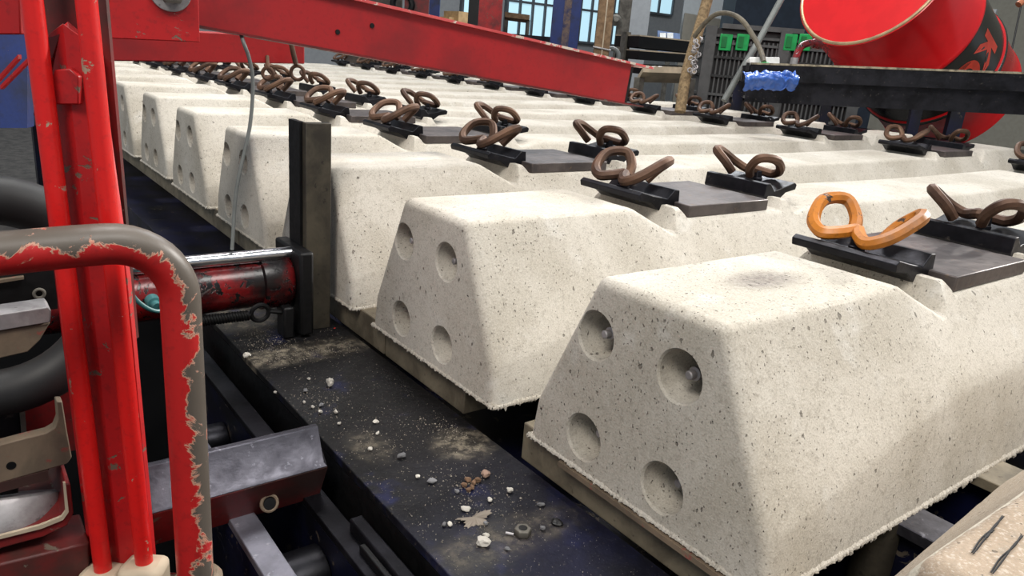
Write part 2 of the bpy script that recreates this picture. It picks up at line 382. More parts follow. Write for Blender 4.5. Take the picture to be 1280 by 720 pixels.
def sleeper_mesh(mat):
    xs = []
    r = .010
    for k in range(6):
        th = math.pi/2*k/5; xs.append((r*(1-math.cos(th)), r*(1-math.sin(th))))
    mids = [.03, .06, .1, .15, .2, .25, .266, .270, .29, .31, .326, .330, .337, .341, .349, .353, .360, .365, .371, .376, .42, .5, .586, .592, .597, .601, .614, .62, .624, .63, .7, .8, .95, 1.1]
    half = xs+[(m, 0) for m in mids]
    st = half+[(L/2, 0)]+[(L-a, i) for a, i in reversed(half)]
    b = bmesh.new(); rings = []; rnd = random.Random(3)
    for x, ins in st:
        h = profile(x); nt_ = 5
        ring = [(y, z) for y, z in h]
        ya, za = h[-1]
        for k in range(1, nt_): ring.append((ya+(.3-2*ya)*k/nt_, za))
        ring += [(.3-y, z) for y, z in reversed(h)]
        ring += [(.3-.3*k/4, 0) for k in range(1, 4)]
        s1, s2 = 1-ins/.13, 1-ins/.2
        vs = []
        for y, z in ring:
            y2, z2 = .15+(y-.15)*s1, z*s2
            j = .0003 if 0.02 < x < L-.02 and z > .001 else 0
            vs.append(b.verts.new((x, y2+rnd.uniform(-j, j), z2+rnd.uniform(-j, j))))
        rings.append(vs)
    n = len(rings[0])
    for A, B in zip(rings, rings[1:]):
        for j in range(n): b.faces.new((A[j], A[(j+1) % n], B[(j+1) % n], B[j]))
    b.faces.new(rings[0][::-1]); b.faces.new(rings[-1])
    bmesh.ops.recalc_face_normals(b, faces=b.faces)
    me = bpy.data.meshes.new('concrete_body'); b.to_mesh(me); b.free()
    o = bpy.data.objects.new('tmp_body', me); C.objects.link(o)
    c = MB(); rc = random.Random(5)
    for hy in (.1144, .2171):
        for hz in (.0368, .1431):
            prof = [(-.02, .0262), (-.0, .0247), (.0025, .0232), (.058, .0213), (.0582, 0)]
            c.lathe(prof, (0, hy, hz), (1, .0, .0), 40)
    bmesh.ops.recalc_face_normals(c.b, faces=c.b.faces)
    cm = bpy.data.meshes.new('tmp_cut'); c.b.to_mesh(cm); c.b.free()
    k = bpy.data.objects.new('tmp_cut', cm); C.objects.link(k)
    md = o.modifiers.new('b', 'BOOLEAN'); md.operation = 'DIFFERENCE'; md.object = k; md.solver = 'EXACT'
    dg = bpy.context.evaluated_depsgraph_get(); dg.update()
    res = bpy.data.meshes.new_from_object(o.evaluated_get(dg)); res.name = 'concrete_body'
    bpy.data.objects.remove(o); bpy.data.objects.remove(k)
    res.materials.clear(); res.materials.append(mat)
    for p in res.polygons: p.use_smooth = True; p.material_index = 0
    res.set_sharp_from_angle(angle=math.radians(21))
    return res
body = sleeper_mesh(CONC)
def rough_mesh():
    """torn flash of mortar along the lower arrises"""
    m = MB(); rnd = random.Random(11)
    def strip(p0, p1, out, fine, low):
        p0, p1, out = Vector(p0), Vector(p1), Vector(out); n = int((p1-p0).length/fine); prev = None
        a = 0; bb = 0
        for i in range(n+1):
            p = p0.lerp(p1, i/n)
            a = .6*a+.4*rnd.uniform(0, 1); bb = .55*bb+.45*rnd.uniform(0, 1); sp = rnd.uniform(0, 1)**3
            o1 = .0006+.0014*bb+.0022*sp*sp; d = -(low*(.05+.8*a*a)+low*1.0*sp*rnd.random()); up = .0025+.004*bb
            ring = [m.b.verts.new(q) for q in (p+Vector((0, 0, up))-out*.0006, p+out*(o1*.75)+Vector((0, 0, up*.45)), p+out*o1+Vector((0, 0, d*.4+.001*rnd.random())), p+out*(o1*.4)+Vector((0, 0, d)), p-out*.006+Vector((0, 0, d*.2+.0004)))]
            if prev:
                for j in range(5): m.b.faces.new((prev[j], prev[(j+1) % 5], ring[(j+1) % 5], ring[j]))
            prev = ring
    strip((0, .3, 0), (0, 0, 0), (-1, 0, 0), .0012, .0022)
    strip((0, 0, 0), (1.0, 0, 0), (0, -1, 0), .0013, .0055)
    strip((1.0, 0, 0), (L, 0, 0), (0, -1, 0), .008, .006)
    strip((0, .3, 0), (.3, .3, 0), (0, 1, 0), .004, .006)
    strip((.3, .3, 0), (L, .3, 0), (0, 1, 0), .01, .006)
    return m.mesh('rough_edge', CONC, 20)
rough = rough_mesh()
def clip_path(s):      # bent spring clip seen from above; s = +1 / -1 which side of the rail it faces
    h = [(0, .018, .022), (.012, .004, .018), (.028, -.006, .016), (.046, .004, .026), (.056, .034, .044), (.044, .062, .046), (.026, .058, .030), (.018, .046, .014)]
    full = [(-y, x, z) for y, x, z in reversed(h[1:])]+[(y, x, z) for y, x, z in h]
    return [Vector((-s*x, y, z)) for y, x, z in full]
def make_sleeper(first_mat):
    root = thing('concrete_sleeper', (0, 0, 0), 'x', 'sleeper')
    bo = link('concrete_body', body, root)
    link('rough_edge', rough, root, kind=None)
    for hy in (.1144, .2171):
        for hz in (.0368, .1431):
            xw = .008 if hz > .1 else .017
            mm = MB(); mm.lathe([(0, .0030), (.0008, .0040), (.036, .0040)], (xw, hy-.003, hz+.001), (1, 0, 0), 14)
            mm.lathe([(.007, .0040), (.008, .0062), (.030, .0062)], (xw, hy-.003, hz+.001), (1, 0, 0), 14)
            mm.obj('wire_end', ALU, root, label='bright wire end inside the hole')
    for side in (0, 1):
        mx = (lambda x: x) if side == 0 else (lambda x: L-x)
        sg = 1 if side == 0 else -1
        xa, xb = sorted((mx(.376), mx(.560)))
        # base plate: a rolled steel plate lying in the recess
        bp = MB(); bp.box((xa, .070, .1825), (xb, .232, .1995)); bp.obj('base_plate', STEELP, root, bevel=.0015)
        for e, cx in ((-1, .322), (1, .655)):
            d = e*sg
            zb0 = ztop(.30 if e < 0 else .66)
            # angled guide plate with a rolled lip towards the rail
            pr = [(-.040, .022), (-.038, .014), (-.012, .010), (.012, -.006), (.040, -.004), (.046, .006), (.044, .026), (.034, .027), (.020, .014), (-.010, .020), (-.034, .026)]
            g = MB(); x0 = mx(cx+(.018 if e < 0 else -.018)); 
            g.prism([(x0-d*u, .100, .190+v) for u, v in pr], (0, .123, 0)); gp = g.obj('guide_plate', STEELD, root, bevel=.001)
            c = MB(); cx2 = mx(cx+(-.004 if e < 0 else .004))
            c.tube([Vector((cx2, .168, .208))+q for q in smoothpath(clip_path(d), 5)], .0075, 8); c.obj('rail_clip', RUST, root)
            sc = MB(); sc.lathe([(0, .016), (.004, .016), (.0045, .010), (.010, .010), (.0105, .0085), (.022, .008)], (mx(cx+(.006 if e < 0 else -.006)), .160, .205), (0, 0, 1), 6)
            sc.obj('screw', STEELD, root, bevel=.0008)
    return root
P = .3658
s_first = make_sleeper(CONC1)
ORD = ['', 'first', 'second', 'third', 'fourth', 'fifth', 'sixth', 'seventh', 'eighth', 'ninth', 'tenth', 'eleventh', 'twelfth', 'thirteenth', 'fourteenth']
b1 = [o for o in bpy.data.objects if o.parent == s_first and o.name.startswith('concrete_body')][0]
sl = {1: s_first}
for k in range(2, 15):
    sl[k] = copy_tree(s_first); sl[k].location = (random.uniform(-.004, .004) if k > 3 else 0, P*(k-1), 0)
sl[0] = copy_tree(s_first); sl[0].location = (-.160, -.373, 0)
for ch in s_first.children:
    if ch.name.startswith('rail_clip') and ch.name.endswith('clip'): ch.data = ch.data.copy(); ch.data.materials[0] = ORANGE
b1.data = body.copy(); b1.data.materials.clear(); b1.data.materials.append(CONC1)
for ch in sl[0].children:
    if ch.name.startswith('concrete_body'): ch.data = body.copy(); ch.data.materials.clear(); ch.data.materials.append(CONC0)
for k, o in sl.items():
    o['group'] = 'concrete sleepers in a row on the line'
    o['label'] = {0: 'beige concrete sleeper corner with dark scrawled marks nearest the camera at lower right',
                  1: 'large pale foreground concrete sleeper showing four end holes and a dark top stain',
                  2: 'pale concrete sleeper directly behind the large foreground one, its end holes half covered',
                  3: 'concrete sleeper beside the grey steel post, mostly hidden behind the second sleeper'}.get(k, 'white concrete sleeper %s in the row counted from the large foreground one' % ORD[min(k, 14)])
# crayon marks on the near sleeper's top
for a, b_ in (((1216, 691), (1254, 645)), ((1240, 716), (1278, 669)), ((1232, 672), (1242, 662))):
    p, q = at(*a, 2, .2008), at(*b_, 2, .2008)
    m = MB(); d = (q-p); nrm = Vector((-d.y, d.x, 0)).normalized()
    for j in range(2):
        o_ = nrm*((j-.5)*.0007); m.tube(smoothpath([p+o_, p.lerp(q, .35)+o_*1.6+nrm*.0004, p.lerp(q, .7)-o_*.6, q+o_], 4), [.00025]+[.0004]*11+[.00025], 5)
    m.obj('crayon_mark', STEELK, sl[0], label='dark scrawled line')

# ------------------------------------------------------------------ line under the sleepers
Y0, Y1 = -.9, 5.3
rail = thing('support_rail', (.02, 0, -.045), 'dusty steel rail under the sleeper ends, in lengths with a gap, beside the black plate', 'rail')
for a, b_ in ((Y0, .325), (.443, .650), (.654, 1.30), (1.304, 2.6), (2.604, Y1)):
    MB().box((.014, a, -.045), (.055, b_, -.0002)).obj('rail_length', RAILM, rail, bevel=.0015)
MB().box((-.0035, -.9, -.0075), (.0137, .245, -.0024)).obj('lit_strip', TAN, rail, label='added thin strip for the lit rail edge under the sleeper')  # added pale strip, paints the lit top edge of the rail
plate = thing('conveyor_plate', (-.09, .3, -.05), 'long black oily steel plate with blue rubbed patches beside the sleeper ends', 'plate')
MB().box((-.1640, -.75, -.050), (.0035, .96, -.040)).obj('plate_sheet', PLATE, plate, bevel=.001)
MB().box((-.1640, -.75, -.120), (-.158, .96, -.0502)).obj('edge_flange', STEELK, plate)
MB().box((-.05, -.75, -.120), (-.044, .96, -.0502)).obj('edge_flange', STEELK, plate)
for x0, x1, nm, lb in ((.205, .252, STEELW, 'grey steel walking beam under the middle of the foreground sleeper'), (.372, .435, RAILM, 'dusty brown walking beam under the rail seat of the foreground sleeper'), (2.0, 2.1, RAILM, 'dusty walking beam under the far ends of the sleepers')):
    t = thing('walking_beam', ((x0+x1)/2, 0, -.10), lb, 'beam', 'walking beams under the sleepers')
    MB().box((x0, Y0, -.012), (x1, Y1, -.0002)).obj('top_flange', nm, t, bevel=.001)
    xm = (x0+x1)/2
    MB().box((xm-.008, Y0, -.115), (xm+.008, Y1, -.0122)).obj('web', NAVY, t)
    MB().box((x0, Y0, -.127), (x1, Y1, -.1152)).obj('bottom_flange', NAVY, t)
# round jack post below foreground sleeper
pc = at(1092, 690, 2, -.045)
t = thing('jack_post', (pc.x, pc.y, -.127), 'brownish round jack post under the lower edge of the foreground sleeper', 'post')
MB().lathe([(0, .0185), (.030, .0185), (.032, .0215), (.036, .0215), (.038, .0185), (.1255, .0185)], (pc.x, pc.y, -.127), (0, 0, 1), 28).obj('post_tube', POSTM, t)
MB().lathe([(0, .04), (.008, .04)], (pc.x, pc.y, -.128), (0, 0, 1), 28).obj('foot_plate', STEELK, t)
# machine bed carrying everything
t = thing('machine_bed', (.8, 1.5, FZ), 'dark navy machine bed below the conveyor line', 'machine')
MB().box((-.045, Y0, -.17), (2.45, Y1, -.1275)).obj('bed_plate', NAVY, t)
for x in (.05, 1.2, 2.3):
    for y in (-.7, 1.0, 3.0, 5.0):
        MB().box((x-.05, y-.05, FZ), (x+.05, y+.05, -.1702)).obj('leg', NAVY, t)
t = thing('void_sheet', (-.6, .5, FZ), 'added black sheet for the dark void under the left side of the machine', 'sheet')  # sheet put in to keep the space below as black as shade
MB().box((-1.6, -.8, -.36), (-.045, 2.0, -.33)).obj('black_sheet', VOID, t)
for x in (-1.5, -.15):
    for y in (-.7, 1.9): MB().box((x-.03, y-.03, FZ), (x+.03, y+.03, -.3602)).obj('leg', STEELK, t)

# lengthwise beams left of the plate
def beam(name, x0, x1, ztop_, label, mt, y0=-.7, y1=1.1):
    t = thing(name, ((x0+x1)/2, .2, ztop_-.2), label, 'beam')
    MB().box((x0, y0, ztop_-.009), (x1, y1, ztop_)).obj('top_flange', mt, t, bevel=.001)
    MB().box((x0, y0, ztop_-.15), (x0+.008, y1, ztop_-.0092)).obj('web', NAVY, t)
    MB().box((x0, y0, -.33), (x0+.02, y0+.03, ztop_-.1502)).obj('foot', NAVY, t)
    MB().box((x0, y1-.03, -.33), (x0+.02, y1, ztop_-.1502)).obj('foot', NAVY, t)
    return t
B1x0 = at(404, 600, 2, -.10).x; B1x1 = at(440, 627, 2, -.10).x
beam('side_beam', -.205, -.182, -.075, 'dark steel beam alongside the black plate, blue paint on its side', STEELD, y1=.90)
beam('side_beam', -.282, -.2565, -.075, 'pale wiped steel beam with blue side, left of the dark beam by the plate', STEELL, y1=.60)
# stepped key block bolted to the side beam
t = thing('key_block', (-.185, .27, -.075), 'black stepped key block on the beam along the plate edge', 'block')
MB().box((-.189, .205, -.0748), (-.1755, .335, -.060)).obj('block_body', STEELD, t, bevel=.0015)
MB().box((-.1952, .225, -.0748), (-.1892, .300, -.066)).obj('step_piece', STEELK, t, bevel=.001)
# rollers between the beams
for (px, py, r, lb) in ((400, 716, .030, 'dark grey roller between the two beams near the bottom edge'), (278, 548, .022, 'dark roller behind the red frame, beyond the angled bar')):
    p = at(px, py, 2, -.135)
    t = thing('cross_roller', (p.x, p.y, -.135), lb, 'roller')
    xa = -.271
    MB().lathe([(0, r), (.064, r), (.066, r*.92)], (xa, p.y, -.135), (1, 0, 0), 32).obj('roller_drum', STEELD, t)
    MB().lathe([(0, r*.35), (.085, r*.35)], (xa-.001, p.y, -.135), (1, 0, 0), 16).obj('axle', STEELK, t)
# angled bar: grey sloping top face, red front face
xe = -.1865
prof_yz = [(.4110, .001), (.394, -.033), (.414, -.082), (.424, -.082), (.424, -.02)]
t = thing('cross_bar', (-.28, .41, -.08), 'bent steel bar, grey on its sloping top and worn red on its front', 'bar')
xl = -.374
MB().prism([(xe, .392, -.033), (xe, .414, -.081), (xe, .427, -.081), (xe, .405, -.033)], (xl-xe, 0, 0)).obj('front_face', REDDIRTY, t, bevel=.001)
MB().prism([(xe, .3915, -.0325), (xe-.002, .3965, -.0290), (xe, .4165, .002), (xe, .424, .002), (xe, .424, -.0045), (xe, .404, -.0325)], (xl-xe, 0, 0)).obj('top_face', STEELW, t, bevel=.001)
p = at(336, 628, 1, .402)
h = MB(); h.torus(Vector((p.x, .4005, p.z)), (0, 1, -.4), .0080, .0018, 24, 8); h.obj('weld_ring', TAN, t, label='dusty ring round a hole')
MB().lathe([(0, .006), (.0025, .006)], Vector((p.x, .399, p.z)), (0, 1, -.4), 20).obj('hole_plug', STEELK, t)

# ------------------------------------------------------------------ red mast with two rods
ang = math.atan2(-.615, .788)
o0 = atd(156, 700, .672)
MS = .672/.655
def mast_m(o): return Matrix.Translation(o) @ Matrix.Rotation(ang, 4, 'Z') @ Matrix(((MS, 0, -.015*MS, 0), (0, MS, 0, 0), (0, 0, MS, 0), (0, 0, 0, 1)))
MM = mast_m(o0)
def lm(x, y, z): return MM @ Vector((x, y, z))
mast = thing('red_mast', tuple(o0-Vector((0, 0, .12))), 'tall red folded steel mast with two bright red rods at left of the picture', 'machine')
def zat(px, py, y=0):   # height above o0 at which mast plane is seen
    n = Vector((.615, .788, 0)); d = ray(px, py); tt = ((o0+n*y)-CAM).dot(n)/d.dot(n); return ((CAM+d*tt).z-o0.z)/MS
def xat(px, py, y=0):
    n = Vector((.615, .788, 0)); d = ray(px, py); tt = ((o0+n*y)-CAM).dot(n)/d.dot(n); return (MM.inverted() @ (CAM+d*tt)).x
zpk = zat(80, 28, .012)
zl = zat(56, 53, .012)
col = MB()
xs_ = [(-.0305, .010), (-.0305, .004), (-.012, .009), (.001, -.0005), (.0125, .009), (.0285, .004), (.0285, .010), (.0125, .015), (.001, .006), (-.012, .015)]
xs_ = [(-.036, .007), (-.028, .007), (-.004, .000), (.0135, .006), (.021, .006), (.021, .013), (.0135, .013), (-.004, .007), (-.028, .014), (-.036, .014)]
tops = [zl-.05, zl, zpk, zl+.0, zl-.17]
vs = []; zb_ = -.03
for i, (x, y) in enumerate(xs_): vs.append(lm(x, y, zb_))
tl = tops+tops[::-1]
for i, (x, y) in enumerate(xs_): vs.append(lm(x, y, tl[i]))
n = len(xs_)
col.poly(vs, [tuple(range(n))[::-1], tuple(range(n, 2*n))]+[(i, (i+1) % n, n+(i+1) % n, n+i) for i in range(n)])
col.obj('folded_column', RED, mast, bevel=.0008)
MB().prism([lm(-.030, .016, .2), lm(.019, .016, .2), lm(.019, .016, .62), lm(-.030, .016, .62)], lm(0, .02, 0)-lm(0, .016, 0)).obj('back_plate', REDDIRTY, mast)
for x in (-.0140, .0220):
    MB().lathe([(0, .0072), (.70, .0072)], lm(x, -.0095, 0.006 if x > 0 else -.004), MM.to_3x3() @ Vector((-.008 if x < 0 else -.006, 0, 1)), 20).obj('rod', REDROD, mast)
# gusset with a clipped top, between the rods
MB().prism([lm(xat(x, y, .001), .001, zat(x, y, .001)) for x, y in ((70, 100), (74, 87), (93, 85), (104, 95), (104, 130), (66, 130))], lm(0, .0, 0)-lm(0, .006, 0)).obj('gusset', RED, mast, bevel=.001)
for x, z in ((-.0140, -.002), (.0220, .009)):
    m = MB(); f = []
    base = [(x-.0165, -.027), (x+.0165, -.027), (x+.0185, -.016), (x+.0165, .004), (x-.0165, .004), (x-.0185, -.016)]
    m.prism([lm(a, b_, z-.036) for a, b_ in base], (0, 0, .036)); lg = m.obj('rod_lug', BEIGE, mast, bevel=.006, label='dusty beige cast lug')
    m = MB(); m.torus(lm(x+.002, -.0275, z-.017), MM.to_3x3() @ Vector((0, 1, 0)), .0105, .0028, 28, 8); m.obj('lug_ring', STEELK, lg)
MB().prism([lm(-.06, .004, -.032), lm(.055, .004, -.032), lm(.055, .03, -.032), lm(-.06, .03, -.032)], (0, 0, -.10)).obj('mast_foot', REDDIRTY, mast, bevel=.003)
MB().prism([lm(-.02, .012, -.13), lm(.02, .012, -.13), lm(.02, .03, -.13), lm(-.02, .03, -.13)], (0, 0, -.33-(o0.z-.132))).obj('mast_leg', REDDIRTY, mast)
# diagonal strips, square plate and blue sheet at the very left
pl = [lm(xat(x, y, .03), .03, zat(x, y, .03)) for x, y in ((-30, -60), (21, -60), (25, 43), (-28, 43))]
MB().prism(pl, lm(0, .008, 0)-lm(0, 0, 0)).obj('square_plate', RED, mast, bevel=.001)
for a, b_ in (((2, 95), (24, 71)), ((15, 96), (37, 74))):
    p, q = [lm(xat(x, y, .024), .024, zat(x, y, .024)) for x, y in (a, b_)]
    MB().bar(p+(p-q)*.6, q, (0, 0, .003), lm(0, .004, 0)-lm(0, 0, 0)).obj('brace_strip', RED, mast)
MB().prism([atd(-60, -40, 1.0), atd(34, -40, 1.0), atd(34, 160, 1.0), atd(-60, 160, 1.0)], (.01, .02, 0)).obj('blue_panel', BLUE, mast)

# ------------------------------------------------------------------ red tube guard loop
YL = .322
f0 = at(240, 722, 1, YL); t0 = at(233, 420, 1, YL)
xv = (f0.x+t0.x)/2
ztp = at(120, 306, 1, YL).z
rb = .047
path = [Vector((xv, YL, f0.z-.04)), Vector((xv, YL, f0.z)), Vector((xv, YL, ztp-rb-.02))]
for k in range(0, 11):
    th = math.pi/2*k/10; path.append(Vector((xv-rb+rb*math.cos(th), YL, ztp-rb+rb*math.sin(th))))
path += [Vector((xv-rb-.02, YL, ztp)), Vector((xv-.2, YL, ztp-.003)), Vector((xv-.40, YL, ztp-.010))]
loop = thing('guard_loop', (xv, YL, f0.z-.03), 'bent red tube guard, worn to bare grey metal on its bend', 'guard')
fine = []
for a, b_ in zip(path, path[1:]):
    n = max(1, int((b_-a).length/.012))
    fine += [a.lerp(b_, i/n) for i in range(n)]
fine.append(path[-1])
m = MB(); m.tube(fine, .0146, 24); m.obj('bent_tube', REDLOOP, loop)
MB().box((xv-.4, YL-.012, f0.z-.06), (xv-.376, YL+.012, ztp-.012)).obj('far_leg', REDLOOP, loop)
m = MB(); m.lathe([(0, .021), (.05, .020), (.055, .016)], (xv+.003, YL+.004, f0.z-.055), (0, 0, 1), 20); m.obj('mud_collar', TAN, loop, label='crusted collar at the tube foot')

# ------------------------------------------------------------------ left bottom: red crossbeam, roller bracket, tan plate, block, ring
YB = .40
def atY(pts, y): return [at(px, py, 1, y) for px, py in pts]
t = thing('lower_red_beam', tuple(at(50, 712, 1, .395)), 'grimy red beam along the lower left edge, below the guide roller', 'beam')
MB().prism(atY([(-70, 722), (112, 678), (112, 745), (-70, 790)], .395), (0, .05, 0)).obj('beam_body', REDDIRTY, t, bevel=.002)
t = thing('guide_roller', tuple(at(5, 650, 1, .43)), 'wide silver guide roller lying in a red bracket at lower left', 'roller')
pw = at(2, 641, 1, .455)
MB().lathe([(-.016, .040), (-.0145, .0455), (-.010, .047), (.010, .047), (.0145, .0455), (.016, .040)], pw, (.15, .42, .9), 40).obj('roller_wheel', ALU, t)
MB().lathe([(-.022, .012), (.022, .012)], pw, (.15, .42, .9), 20).obj('roller_pin', STEELK, t)
outer = [(-90, 705), (0, 686), (55, 671), (84, 657), (92, 642), (88, 605), (82, 605), (84, 640), (78, 649), (52, 660), (0, 673), (-90, 692)]
MB().prism(atY(outer, .402), (0, .09, 0)).obj('roller_bracket', REDDIRTY, t, bevel=.001)
lip = [(-90, 693), (0, 674), (52, 661), (79, 650), (86, 640), (82, 604), (79, 604), (82, 639), (77, 646), (50, 657), (0, 670), (-90, 689)]
MB().prism(atY(lip, .3995), (0, .003, 0)).obj('bracket_lip', BEIGE, t, label='pale worn lip of the bracket')
t = thing('tan_side_plate', tuple(at(40, 580, 1, .42)), 'dusty tan steel side plate with a small round hole, left of the red rods', 'plate')
pg = [(-80, 582), (0, 556), (30, 548), (58, 541), (68, 535), (72, 524), (70, 502), (78, 502), (84, 540), (90, 572), (84, 580), (74, 583), (0, 604), (-80, 624)]
MB().prism(atY(pg, .425), (0, .012, 0)).obj('plate_sheet', TAN, t, bevel=.001)
hp = at(14, 582, 1, .4249); m = MB(); m.lathe([(0, .0036), (.002, .0036)], hp+Vector((0, -.0004, 0)), (0, 1, 0), 20); m.obj('bolt_hole', STEELK, t)
MB().prism(atY([(-80, 623), (0, 604), (60, 588), (60, 600), (0, 616), (-80, 636)], .424), (0, .03, 0)).obj('red_edge', REDDIRTY, t)
t = thing('aluminium_block', tuple(at(20, 420, 1, .52)), 'silver block with a bright chamfer at the left edge, above the black ring', 'block')
MB().prism(atY([(-60, 402), (60, 384), (64, 389), (63, 403), (-60, 424)], .52), (0, .03, .0)).obj('bright_face', ALU, t, bevel=.001)
MB().prism(atY([(-60, 424.5), (63, 403.5), (60, 408), (50, 425), (35, 440), (-60, 462)], .523), (0, .04, 0)).obj('block_body', TAN, t, bevel=.001)
t = thing('black_ring', tuple(at(0, 470, 1, .50)), 'thick black rubber ring curving behind the red rods at left', 'ring')
cc = at(-14, 375, 1, .50)
MB().torus(cc, (0, 1, 0), .088, .021, 48, 16).obj('ring_tyre', RUBBER, t)
t = thing('red_back_plate', tuple(at(40, 540, 1, .56)), 'dark shaded red plate behind the tan side plate', 'plate')
MB().prism(atY([(27, 470), (110, 455), (110, 560), (27, 575)], .56), (0, .01, 0)).obj('plate_sheet', REDDIRTY, t)
MB().prism(atY([(24, 500), (30, 497), (34, 548), (28, 550)], .548), (0, .01, 0)).obj('edge_strip', STEELG, t)
MB().prism(atY([(-60, 515), (24, 502), (28, 552), (-60, 572)], .56), (0, .03, 0)).obj('dark_box', STEELD, t, bevel=.002)
t = thing('black_end_plate', tuple(at(40, 360, 1, .60)), 'black plate with a round grey nut, above the silver block', 'plate')
MB().prism(atY([(-60, 335), (72, 318), (72, 386), (-60, 400)], .60), (0, .012, 0)).obj('plate_sheet', STEELK, t)
m = MB(); m.torus(at(49, 367, 1, .597), (0, 1, 0), .0045, .0016, 20, 8); m.obj('ring_nut', STEELG, t)
MB().prism(atY([(-60, 356), (0, 350), (30, 346), (30, 349), (0, 354), (-60, 361)], .594), (0, .006, 0)).obj('scraped_strip', TAN, t)

# ------------------------------------------------------------------ hydraulic cylinder, chrome rod, spring
YH = .80
e = at(358, 348, 1, YH); hz = e.z; ex_ = e.x
cyl = thing('hydraulic_cylinder', (-.2, YH, hz), 'oily dark red hydraulic cylinder lying below a chrome rod', 'cylinder')
m = MB(); m.lathe([(-.36, .036), (-.045, .036), (-.043, .041), (-.006, .041), (0, .038)], (ex_, YH, hz), (1, 0, 0), 40); m.obj('barrel', REDOIL, cyl)
m = MB(); m.box((ex_+.001, YH-.052, hz-.075), (ex_+.022, YH+.05, hz+.052)); m.obj('end_block', STEELK, cyl, bevel=.004)
rz = at(375, 313, 1, YH).z
m = MB(); m.lathe([(0, .0095), (.55, .0095)], (ex_-.525, YH-.012, rz+.001), (1, 0, 0), 24); m.obj('chrome_rod', CHROME, cyl)
fp = at(193, 381, 1, YH-.05)
m = MB(); m.lathe([(0, .009), (.012, .009), (.013, .006), (.022, .006)], fp+Vector((0, .016, .002)), (0.1, -1, -.2), 16); m.obj('hose_fitting', TEAL, cyl, label='teal hose fitting')
m = MB(); m.tube(smoothpath([at(160, 355, 1, .72), at(168, 372, 1, .72), at(182, 384, 1, .722), at(195, 389, 1, .728), at(203, 387, 1, .735), at(202, 380, 1, .742)], 6), .0028, 10); m.obj('hose', TEAL, cyl, label='thin teal hose')
MB().box((-.5, YH-.03, -.33), (-.44, YH+.03, hz-.03)).obj('support', STEELK, cyl)
sp = thing('tension_spring', tuple(at(290, 397, 1, .765)), 'black coil spring with an eye hook below the red cylinder', 'spring')
a, b_ = at(245, 402, 1, .765), at(311, 394, 1, .765)
a = a-(b_-a)*.6
N = 30; pts = []
d = (b_-a); dn = d.normalized(); u = Vector((0, 1, 0)); v = dn.cross(u)
for i in range(N*10+1):
    th = 2*math.pi*i/10; pts.append(a+d*(i/(N*10))+(u*math.cos(th)+v*math.sin(th))*.0062)
m = MB(); m.tube(pts, .0017, 6); m.obj('coil', STEELK, sp)
ec = at(325, 391, 1, .765)
m = MB(); m.torus(ec, (0, 1, 0.15), .0125, .0034, 24, 8); m.tube([ec+Vector((.012, 0, .001)), at(360, 391, 1, .765)], .0034, 8); m.tube([b_, ec-Vector((.0125, 0, 0))], .003, 8); m.obj('eye_hook', STEELK, sp)
bp0 = at(352, 380, 1, .775)
MB().box((bp0.x-.004, .755, -.0398), (bp0.x+.012, .785, hz-.03)).obj('anchor_lug', STEELK, sp, bevel=.003)
# grey post
gp0, gp1 = at(383, 360, 1, .775), at(413, 360, 1, .775)
post = thing('grey_post', ((gp0.x+gp1.x)/2, .78, -.0398), 'stained flat grey steel post standing between the cylinder and the sleepers', 'post')
MB().box((gp0.x, .775, -.0398), (gp1.x-.0, .789, .27)).obj('post_plate', POSTM, post, bevel=.001)
MB().box((gp0.x-.004, .7892, -.0398), (gp0.x+.004, .83, .27)).obj('post_flange', STEELK, post)

# ------------------------------------------------------------------ red arm, bracket and box beam above
c0 = atd(300, 6, 1.0); c1 = atd(797, 108, 1.5)
D = (c1-c0).normalized(); HH = .0705
side = D.cross(Vector((0, 0, 1))).normalized()       # towards the camera side
upv = side.cross(D).normalized()
if side.dot(FWD) > 0: side = -side
c00 = c0-D*.105
arm = thing('crane_boom', tuple(c00), 'long dull red rectangular steel arm sloping across the top of the picture', 'arm')
Wd = .045
ln = (c1-c00).length; cut = (atd(764, 100, 1.48)-c00).dot(D)
MB().bar(c00+side*Wd/2, c00+side*Wd/2+D*cut, side*.004, upv*HH).obj('front_plate', REDARM, arm)
MB().bar(c00-side*Wd/2, c1-side*Wd/2, side*.004, upv*HH).obj('back_plate', STEELK, arm)  # black instead of red, paints the shade inside the open arm
MB().bar(c00+upv*(HH/2+.002)+side*.003, c1+upv*(HH/2+.002)+side*.003, side*(Wd+.014), upv*.004).obj('top_plate', paint('scuffed_pink_red', sr(214, 92, 92), sr(190, 60, 62), sr(214, 200, 186), .55, .5), arm, label='scuffed pale red top')
MB().bar(c00-upv*(HH/2+.0015), c1-upv*(HH/2+.0015), side*(Wd+.006), upv*.003).obj('bottom_plate', REDDIRTY, arm)
MB().bar(c00+D*.6, c00+D*(.604), side*(Wd-.005), upv*(HH-.001)).obj('inner_plate', STEELK, arm)
for px, py, r in ((422, 40, .0035), (465, 32, .0035)):
    dd = ray(px, py); pl0 = c00+side*(Wd/2+.0025); tt = (pl0-CAM).dot(side)/dd.dot(side)
    m = MB(); m.lathe([(-.002, r), (.001, r)], CAM+dd*tt, side, 16); m.obj('plug', STEELK, arm)
YBk = .735
t = thing('arm_bracket', tuple(at(190, 50, 1, YBk)), 'square red bracket plate with a big grey bolt at the top left', 'bracket')
MB().prism(atY([(136, -70), (247, -64), (250, 53), (136, 48)], YBk), (0, .010, 0)).obj('bracket_plate', RED, t, bevel=.0012)
MB().prism(atY([(128, -70), (135.5, -70), (136, 48), (130, 47)], YBk), (0, .08, 0)).obj('bracket_flange', REDDIRTY, t)
bc = at(212, -12, 1, YBk)
m = MB(); m.lathe([(0, .0235), (.004, .0235), (.0045, .020)], bc, (0, -1, 0), 36); m.obj('washer', ALU, t, bevel=.0006)
